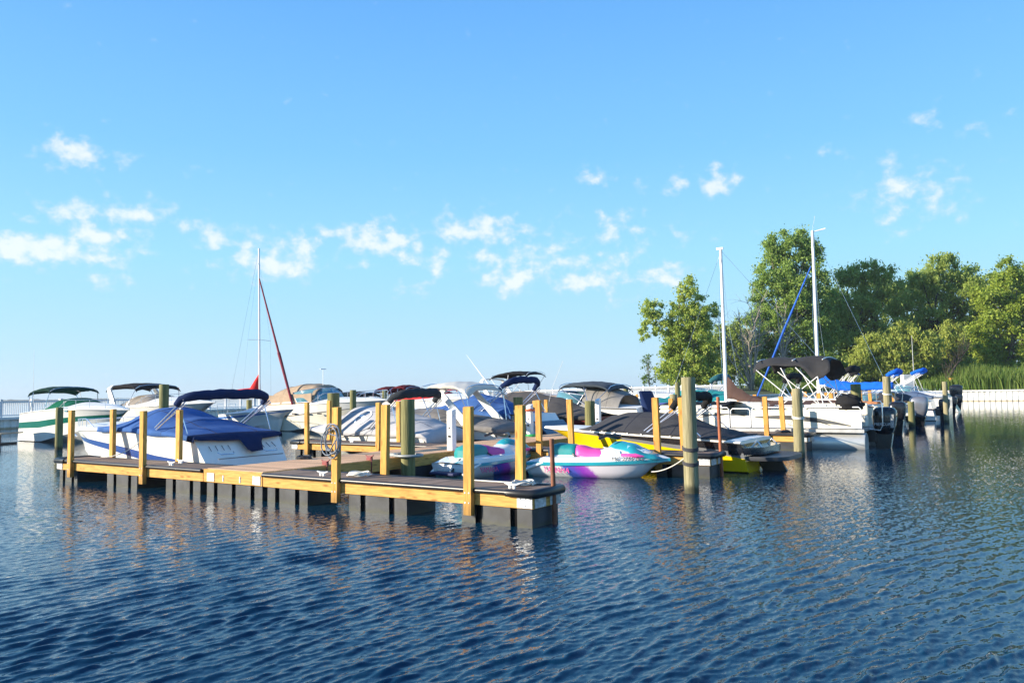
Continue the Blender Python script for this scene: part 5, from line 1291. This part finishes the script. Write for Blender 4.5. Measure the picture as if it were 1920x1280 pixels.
# ------------------------------------------------------------------ vegetation
def leafmat(name, c1, c2, trans=.5):
    c1 = tuple(min(.8, v * 1.3) for v in c1); c2 = tuple(min(.8, v * 1.3) for v in c2)
    m = bpy.data.materials.new(name); m.use_nodes = True; t = m.node_tree; t.nodes.clear()
    o = N(t, 'ShaderNodeOutputMaterial'); g = N(t, 'ShaderNodeNewGeometry'); mx = N(t, 'ShaderNodeMix', data_type='RGBA')
    mx.inputs['A'].default_value = (*c1, 1); mx.inputs['B'].default_value = (*c2, 1); t.links.new(g.outputs['Random Per Island'], mx.inputs['Factor'])
    d = N(t, 'ShaderNodeBsdfPrincipled'); d.inputs['Roughness'].default_value = .55; d.inputs['Specular IOR Level'].default_value = .3; t.links.new(mx.outputs['Result'], d.inputs['Base Color'])
    tr = N(t, 'ShaderNodeBsdfTranslucent'); t.links.new(mx.outputs['Result'], tr.inputs['Color'])
    ms = N(t, 'ShaderNodeMixShader'); ms.inputs[0].default_value = trans; t.links.new(d.outputs[0], ms.inputs[1]); t.links.new(tr.outputs[0], ms.inputs[2]); t.links.new(ms.outputs[0], o.inputs[0])
    return m
BARK = mat('bark_grey', (.16, .13, .10), rough=.9, var=.3, scale=3)
BARKD = mat('bark_dark', (.045, .036, .028), rough=.9, var=.3, scale=3)
BARKP = mat('bark_pale', (.36, .31, .26), rough=.9, var=.2, scale=3)
L_COT = leafmat('cottonwood_leaf', (.15, .245, .05), (.30, .40, .10))
L_YEL = leafmat('yellowing_leaf', (.22, .32, .06), (.42, .47, .10))
L_WIL = leafmat('willow_leaf', (.19, .27, .06), (.36, .42, .10))
L_DRK = leafmat('dark_leaf', (.08, .15, .035), (.18, .26, .06))
L_LWI = leafmat('light_willow_leaf', (.22, .28, .05), (.38, .41, .10))
L_RGT = leafmat('ash_leaf', (.18, .27, .035), (.34, .40, .07))
L_REED = leafmat('reed_leaf', (.07, .14, .018), (.16, .21, .045), .4)

def leaves(cent, rad, per, size, g, aspect=1.7, droop=0.0, squash=.8):
    """leaf quads scattered through clumps; returns vertices and quads"""
    n = len(cent)
    c = np.repeat(cent, per, axis=0); r = np.repeat(rad, per)
    d = g.normal(size=(n * per, 3)); d /= np.linalg.norm(d, axis=1)[:, None]
    rr = r * np.minimum(1.5, np.abs(g.normal(size=n * per)) * .62)
    p = c + d * rr[:, None] * np.array([1, 1, squash])
    if droop: p[:, 2] -= droop * g.random(n * per) ** 1.5 * r
    a = g.normal(size=(n * per, 3)); 
    if droop: a[:, 2] -= 1.3
    a /= np.linalg.norm(a, axis=1)[:, None]
    nb = g.normal(size=(n * per, 3)); nb[:, 2] += .6; b = np.cross(a, nb); b /= np.linalg.norm(b, axis=1)[:, None] + 1e-6
    s = size * (.6 + .8 * g.random(n * per))[:, None]
    a *= s * aspect * .5; b *= s * .5
    Vv = np.stack([p - a, p + b * .9 - a * .1, p + a, p - b * .9 - a * .1], 1).reshape(-1, 3)
    Q = np.arange(len(Vv)).reshape(-1, 4)
    return Vv, Q

def branch(m, p0, p1, r0, r1, g, wob=.12, n=7):
    p0, p1 = Vector(p0), Vector(p1); L = (p1 - p0).length; pts = []
    off = Vector(g.normal(size=3)) * wob * L * .5
    for i in range(n + 1):
        k = i / n; q = p0.lerp(p1, k) + off * math.sin(math.pi * k) + Vector((0, 0, .08 * L * math.sin(math.pi * k)))
        if 0 < i < n: q += Vector(g.normal(size=3)) * wob * L * .06
        pts.append(q)
    m.tube(pts, [lerp(r0, r1, i / n) for i in range(n + 1)], 6); return pts

def tree(name, label, px, Y, base, blobs, leaf, bark, seed, nclump=90, per=110, size=.30, crad=1.0, trunk=.28, lean=0, droop=0, group=None, aspect=1.7, limbs=26, fork=.25, cat='tree', stems=1):
    """blobs: (px, py, rx_px, ry_px[, depth offset m]) ellipsoids that make up the crown"""
    g = np.random.default_rng(seed); size *= .58; per = int(per * 2.0); crad *= .85; nclump = int(nclump * 1.6); aspect = min(aspect, 2.6); droop *= .7
    b0 = at_y(px, 735, Y); b0[2] = base
    t = thing(name, label, cat, b0, 0, group)
    cs, rs = [], []
    tot = sum(b[2] * b[3] for b in blobs)
    for bl in blobs:
        c = at_y(bl[0], bl[1], Y + (bl[4] if len(bl) > 4 else 0)) - b0; rx = bl[2] * Y / F; rz = bl[3] * Y / F; ry = min(rx, rz * 1.1) * .85
        k = max(3, int(nclump * bl[2] * bl[3] / tot))
        d = g.normal(size=(k, 3)); d /= np.linalg.norm(d, axis=1)[:, None]; q = g.random(k) ** .40
        p = c + d * q[:, None] * np.array([rx, ry, rz]) * .92
        cs.append(p); rs.append(crad * (.55 + .75 * g.random(k)) * min(1, .35 + min(rx, rz) / 3))
    cs = np.concatenate(cs); rs = np.concatenate(rs)
    Vv, Q = leaves(cs, rs, per, size, g, aspect, droop)
    np_mesh('crown', Vv, Q, leaf, t)
    m = MB(); top = cs[:, 2].max(); zc = float(np.median(cs[:, 2])); xc = float(np.median(cs[:, 0]))
    for st in range(stems):
        sx = (st - (stems - 1) / 2) * .5
        a = (sx, 0, -.3); bpt = (xc * .6 + lean + sx * 3, g.normal() * .3, top * (.45 + .15 * g.random()))
        tp = branch(m, a, bpt, trunk / (1 + .3 * (stems - 1)), trunk * .5, g, .05, 9)
        ids = g.choice(len(cs), size=min(limbs // stems, len(cs)), replace=False)
        for i in ids:
            e = cs[i]; s_ = tp[int(np.clip(len(tp) * (fork + (1 - fork) * min(1, max(0, e[2] / top)) * .9), 1, len(tp) - 1))]
            if e[2] < s_.z - 1: s_ = tp[max(1, int(len(tp) * .3))]
            pp = branch(m, s_, e, trunk * .32, .02, g, .16, 7)
    m.build('trunk', bark, t, smooth=60)
    return t

def bare(label, px, Y, base, tips, seed, r=.13, bark=None):
    g = np.random.default_rng(seed); b0 = at_y(px, 735, Y); b0[2] = base
    t = thing('bare_tree', label, 'tree', b0, 0, 'leafless pale trees behind the masts'); m = MB()
    for (tx, ty) in tips:
        e = at_y(tx, ty, Y + g.normal() * 1.5) - b0
        pts = branch(m, (0, 0, -.2), e, r, .02, g, .07, 10)
        for q in range(16):
            i = int(3 + g.random() * 7); s_ = pts[min(i, len(pts) - 1)]; d = Vector((g.normal() * .8 + (e[0] * .08), g.normal() * .6, abs(g.normal()) * .9 + .5)); d = d.normalized() * (1.0 + 2.6 * g.random()) * (1 - i / 16)
            p2 = branch(m, s_, s_ + d, .035, .012, g, .1, 4)
            for q2 in range(3):
                d2 = (d.normalized() + Vector(g.normal(size=3)) * .6) * (.4 + .7 * g.random()); branch(m, p2[int(1 + g.random() * 3)], p2[2] + d2, .016, .008, g, .1, 3)
    m.build('trunk', bark or BARKP, t, smooth=60); return t

tree('cottonwood_tree', 'tall bright green cottonwood behind the tallest mast', 1490, 105, 1.6,
     [(1480, 470, 58, 42), (1500, 520, 60, 55), (1452, 530, 44, 55), (1525, 560, 40, 70), (1478, 610, 72, 65), (1432, 640, 45, 60), (1530, 650, 45, 60), (1470, 690, 80, 40), (1445, 470, 24, 24), (1520, 462, 30, 30), (1500, 450, 34, 22), (1470, 560, 60, 50), (1500, 590, 60, 60), (1425, 600, 30, 50)],
     L_COT, BARK, 3, nclump=330, per=120, size=.34, crad=1.15, trunk=.34, limbs=40)
tree('yellowing_tree', 'leaning yellow green tree at the left end of the shore', 1300, 95, 1.5,
     [(1298, 545, 30, 32), (1280, 590, 36, 36), (1318, 590, 30, 40), (1262, 640, 30, 42), (1300, 660, 46, 50), (1270, 700, 44, 34), (1265, 665, 34, 40), (1258, 700, 26, 30), (1330, 680, 34, 44), (1295, 620, 40, 50), (1310, 705, 44, 34), (1222, 585, 26, 30), (1216, 622, 22, 22), (1245, 612, 20, 20), (1335, 700, 40, 30)],
     L_YEL, BARK, 5, nclump=260, per=80, size=.32, crad=.85, trunk=.2, limbs=34, stems=3)
tree('sapling', 'thin sparse sapling standing alone left of the yellow green tree', 1218, 96, 1.4,
     [(1215, 680, 16, 22), (1222, 705, 18, 20), (1208, 712, 14, 14)], L_DRK, BARK, 6, nclump=26, per=14, size=.22, crad=.7, trunk=.06, limbs=16)
tree('willow_tree', 'dark willow with see-through crown right of the cottonwood', 1620, 108, 1.8,
     [(1590, 520, 34, 26), (1640, 510, 46, 22), (1600, 570, 50, 40), (1665, 545, 40, 38), (1570, 610, 40, 50), (1640, 610, 50, 36)],
     L_WIL, BARKD, 8, nclump=105, per=110, size=.30, crad=1.15, trunk=.34, droop=1.0, aspect=3.2, limbs=40, stems=3)
tree('willow_tree', 'pale topped willow between the dark willow and the right hand ash', 1765, 110, 1.8,
     [(1775, 500, 52, 26), (1735, 535, 40, 40), (1795, 545, 46, 46), (1760, 600, 60, 40), (1700, 590, 36, 40), (1815, 610, 30, 50)],
     L_WIL, BARKD, 9, nclump=120, per=115, size=.30, crad=1.15, trunk=.40, droop=1.0, aspect=3.2, limbs=40, stems=2)
tree('ash_tree', 'broad yellow green ash filling the right edge above the reeds', 1885, 104, 1.8,
     [(1890, 510, 42, 32), (1850, 550, 36, 40), (1900, 570, 50, 60), (1860, 620, 50, 50), (1900, 650, 60, 50), (1950, 530, 40, 40), (1965, 610, 50, 80), (1845, 670, 40, 34), (2010, 560, 60, 90)],
     L_RGT, BARK, 10, nclump=230, per=110, size=.36, crad=1.15, trunk=.34, limbs=40)
tree('willow_bush', 'light olive willow bush in front of the dark willow', 1640, 97, 1.6,
     [(1625, 655, 34, 34), (1660, 650, 36, 32), (1700, 640, 36, 40), (1735, 660, 40, 46), (1615, 690, 28, 26), (1690, 690, 60, 28)],
     L_LWI, BARK, 12, nclump=120, per=130, size=.28, crad=1.0, trunk=.14, droop=1.1, aspect=3.4, limbs=26, cat='bush', stems=3)
tree('willow_bush', 'olive bush hanging beside the right willow trunk above the reeds', 1790, 101, 1.8,
     [(1785, 640, 26, 44), (1800, 690, 30, 30), (1765, 690, 40, 26)], L_LWI, BARKD, 13, nclump=60, per=110, size=.28, crad=.95, trunk=.14, droop=1.0, aspect=3.2, limbs=16, cat='bush', stems=2)
tree('shrub', 'dark shrub mass under the willows', 1650, 114, 1.8, [(1590, 660, 50, 60), (1650, 690, 60, 40), (1720, 690, 60, 40), (1790, 650, 60, 60), (1570, 590, 30, 60), (1830, 690, 50, 40)], L_DRK, BARKD, 14, nclump=170, per=110, size=.40, crad=1.5, trunk=.16, limbs=20, cat='bush', stems=3)
tree('shrub', 'green shrub at the foot of the cottonwood behind the black bimini', 1420, 103, 1.6, [(1400, 690, 46, 36), (1450, 700, 50, 30), (1510, 690, 60, 40), (1560, 700, 40, 40), (1380, 650, 26, 40)], L_COT, BARK, 15, nclump=130, per=95, size=.34, crad=1.1, trunk=.12, limbs=20, cat='bush', stems=3)
tree('shrub', 'dull olive shrub behind the leafless trees', 1365, 103, 1.5, [(1350, 690, 40, 34), (1390, 640, 40, 46), (1360, 640, 24, 34), (1335, 650, 24, 30)], L_WIL, BARK, 16, nclump=90, per=80, size=.32, crad=1.0, trunk=.12, limbs=20, cat='bush', stems=3)
tree('broadleaf_tree', 'mid green tree standing far back between the willows', 1700, 122, 2.2, [(1570, 560, 40, 50), (1640, 560, 60, 40), (1720, 550, 60, 50), (1600, 640, 70, 60), (1700, 640, 80, 60), (1800, 640, 70, 60)], L_WIL, BARKD, 31, nclump=150, per=90, size=.42, crad=1.6, trunk=.3, limbs=24, stems=3)
tree('broadleaf_tree', 'bright green tree far back at the right edge behind the ash', 1880, 120, 2.2, [(1830, 530, 40, 40), (1880, 560, 70, 60), (1940, 560, 60, 70), (1860, 650, 80, 60), (1960, 650, 60, 60)], L_RGT, BARKD, 32, nclump=160, per=90, size=.42, crad=1.6, trunk=.3, limbs=24, stems=3)
bare('leafless tree with upright twigs right of the shorter right mast', 1410, 96, 1.5, [(1398, 560), (1425, 590), (1440, 540), (1405, 620)], 21)
bare('leafless tree arching left behind the shorter right mast', 1412, 97, 1.5, [(1345, 640), (1370, 610), (1330, 600), (1385, 580)], 22, r=.15)
bare('leafless pale stems in front of the cottonwood', 1470, 98, 1.5, [(1455, 560), (1475, 570), (1490, 600)], 23)
bare('dark fallen trunk leaning over the reeds', 1765, 94, 1.3, [(1822, 640), (1800, 668)], 24, r=.2, bark=BARKD)

# reeds
g = np.random.default_rng(77); n = 42000
x = 30 + g.random(n) ** .9 * 72; dep = g.random(n) ** 1.4 * 9
yf = np.interp(x, [a for a, _ in front], [b for _, b in front]) + .5 + dep
h = (1.05 + 1.05 * np.clip((x - 44) / 10, 0, 1)) * (.65 + .5 * g.random(n)) * (.85 + .25 * np.clip(dep / 3, 0, 1)) * (1 + .15 * np.sin(x * .7))
a = g.random(n) * 6.28; wd = .025 + .035 * g.random(n); bend = .15 + .7 * g.random(n); bx = g.normal(size=n) * .8 + .35
z0 = 1.15 + np.clip(dep * .12, 0, 1)
c, s = np.cos(a) * wd, np.sin(a) * wd
P0 = np.stack([x - c, yf - s, z0], -1); P1 = np.stack([x + c, yf + s, z0], -1)
mx_, my_ = x + bx * bend * .35, yf
P2 = np.stack([mx_ + c * .9, my_ + s * .9, z0 + h * .62], -1); P3 = np.stack([mx_ - c * .9, my_ - s * .9, z0 + h * .62], -1)
P4 = np.stack([x + bx * bend + c * .1, yf + s * .1, z0 + h], -1); P5 = np.stack([x + bx * bend - c * .1, yf - s * .1, z0 + h], -1)
V = np.stack([P0, P1, P2, P3, P4, P5], 1).reshape(-1, 3); i = np.arange(n)[:, None] * 6
Q = np.concatenate([i + np.array([[0, 1, 2, 3]]), i + np.array([[3, 2, 4, 5]])], 0)
o = np_mesh('reeds', V, Q, L_REED); tag(o, 'tall green reeds growing behind the right hand seawall', 'reeds', kind='stuff')

# far shore across the lake: a low wooded strip
g = np.random.default_rng(88); rows0, rows1, rows2 = [], [], []
m = MB(); A0, A1 = -1250, 180
pts = np.linspace(A0, A1, 420); lo, mid, hi, bk = [], [], [], []
for i_, x_ in enumerate(pts):
    hh = 2.6 + 2.8 * max(0, noise.noise(Vector((x_ * .012, 1, 0))) + .35) + 2.2 * max(0, noise.noise(Vector((x_ * .07, 4, 0)))) + .8 * g.random()
    y_ = 1500 + 60 * noise.noise(Vector((x_ * .004, 7, 0)))
    lo.append((x_, y_ - 14, -.5)); mid.append((x_, y_ - 10, hh * .55)); hi.append((x_, y_, hh)); bk.append((x_, y_ + 40, -.5))
m.grid([lo, mid, hi, bk]); o = m.build('far_shore', mat('far_woods', (.05, .075, .05), rough=1, var=.3, scale=.05), None); tag(o, 'low wooded shore across the lake', 'far shore', kind='structure')

# the air over the lake: distant things fade a little towards the sky
hz = MB().box(-1700, 900, -60, 1700, -3.0, 26).build('haze', [], None); tag(hz, kind='stuff')
hm = bpy.data.materials.new('haze_air'); hm.use_nodes = True; t = hm.node_tree; t.nodes.clear()
o_ = N(t, 'ShaderNodeOutputMaterial'); v_ = N(t, 'ShaderNodeVolumePrincipled'); v_.inputs['Density'].default_value = .00026; v_.inputs['Color'].default_value = (.80, .88, 1, 1); v_.inputs['Anisotropy'].default_value = .2
t.links.new(v_.outputs[0], o_.inputs['Volume']); hz.data.materials.append(hm)
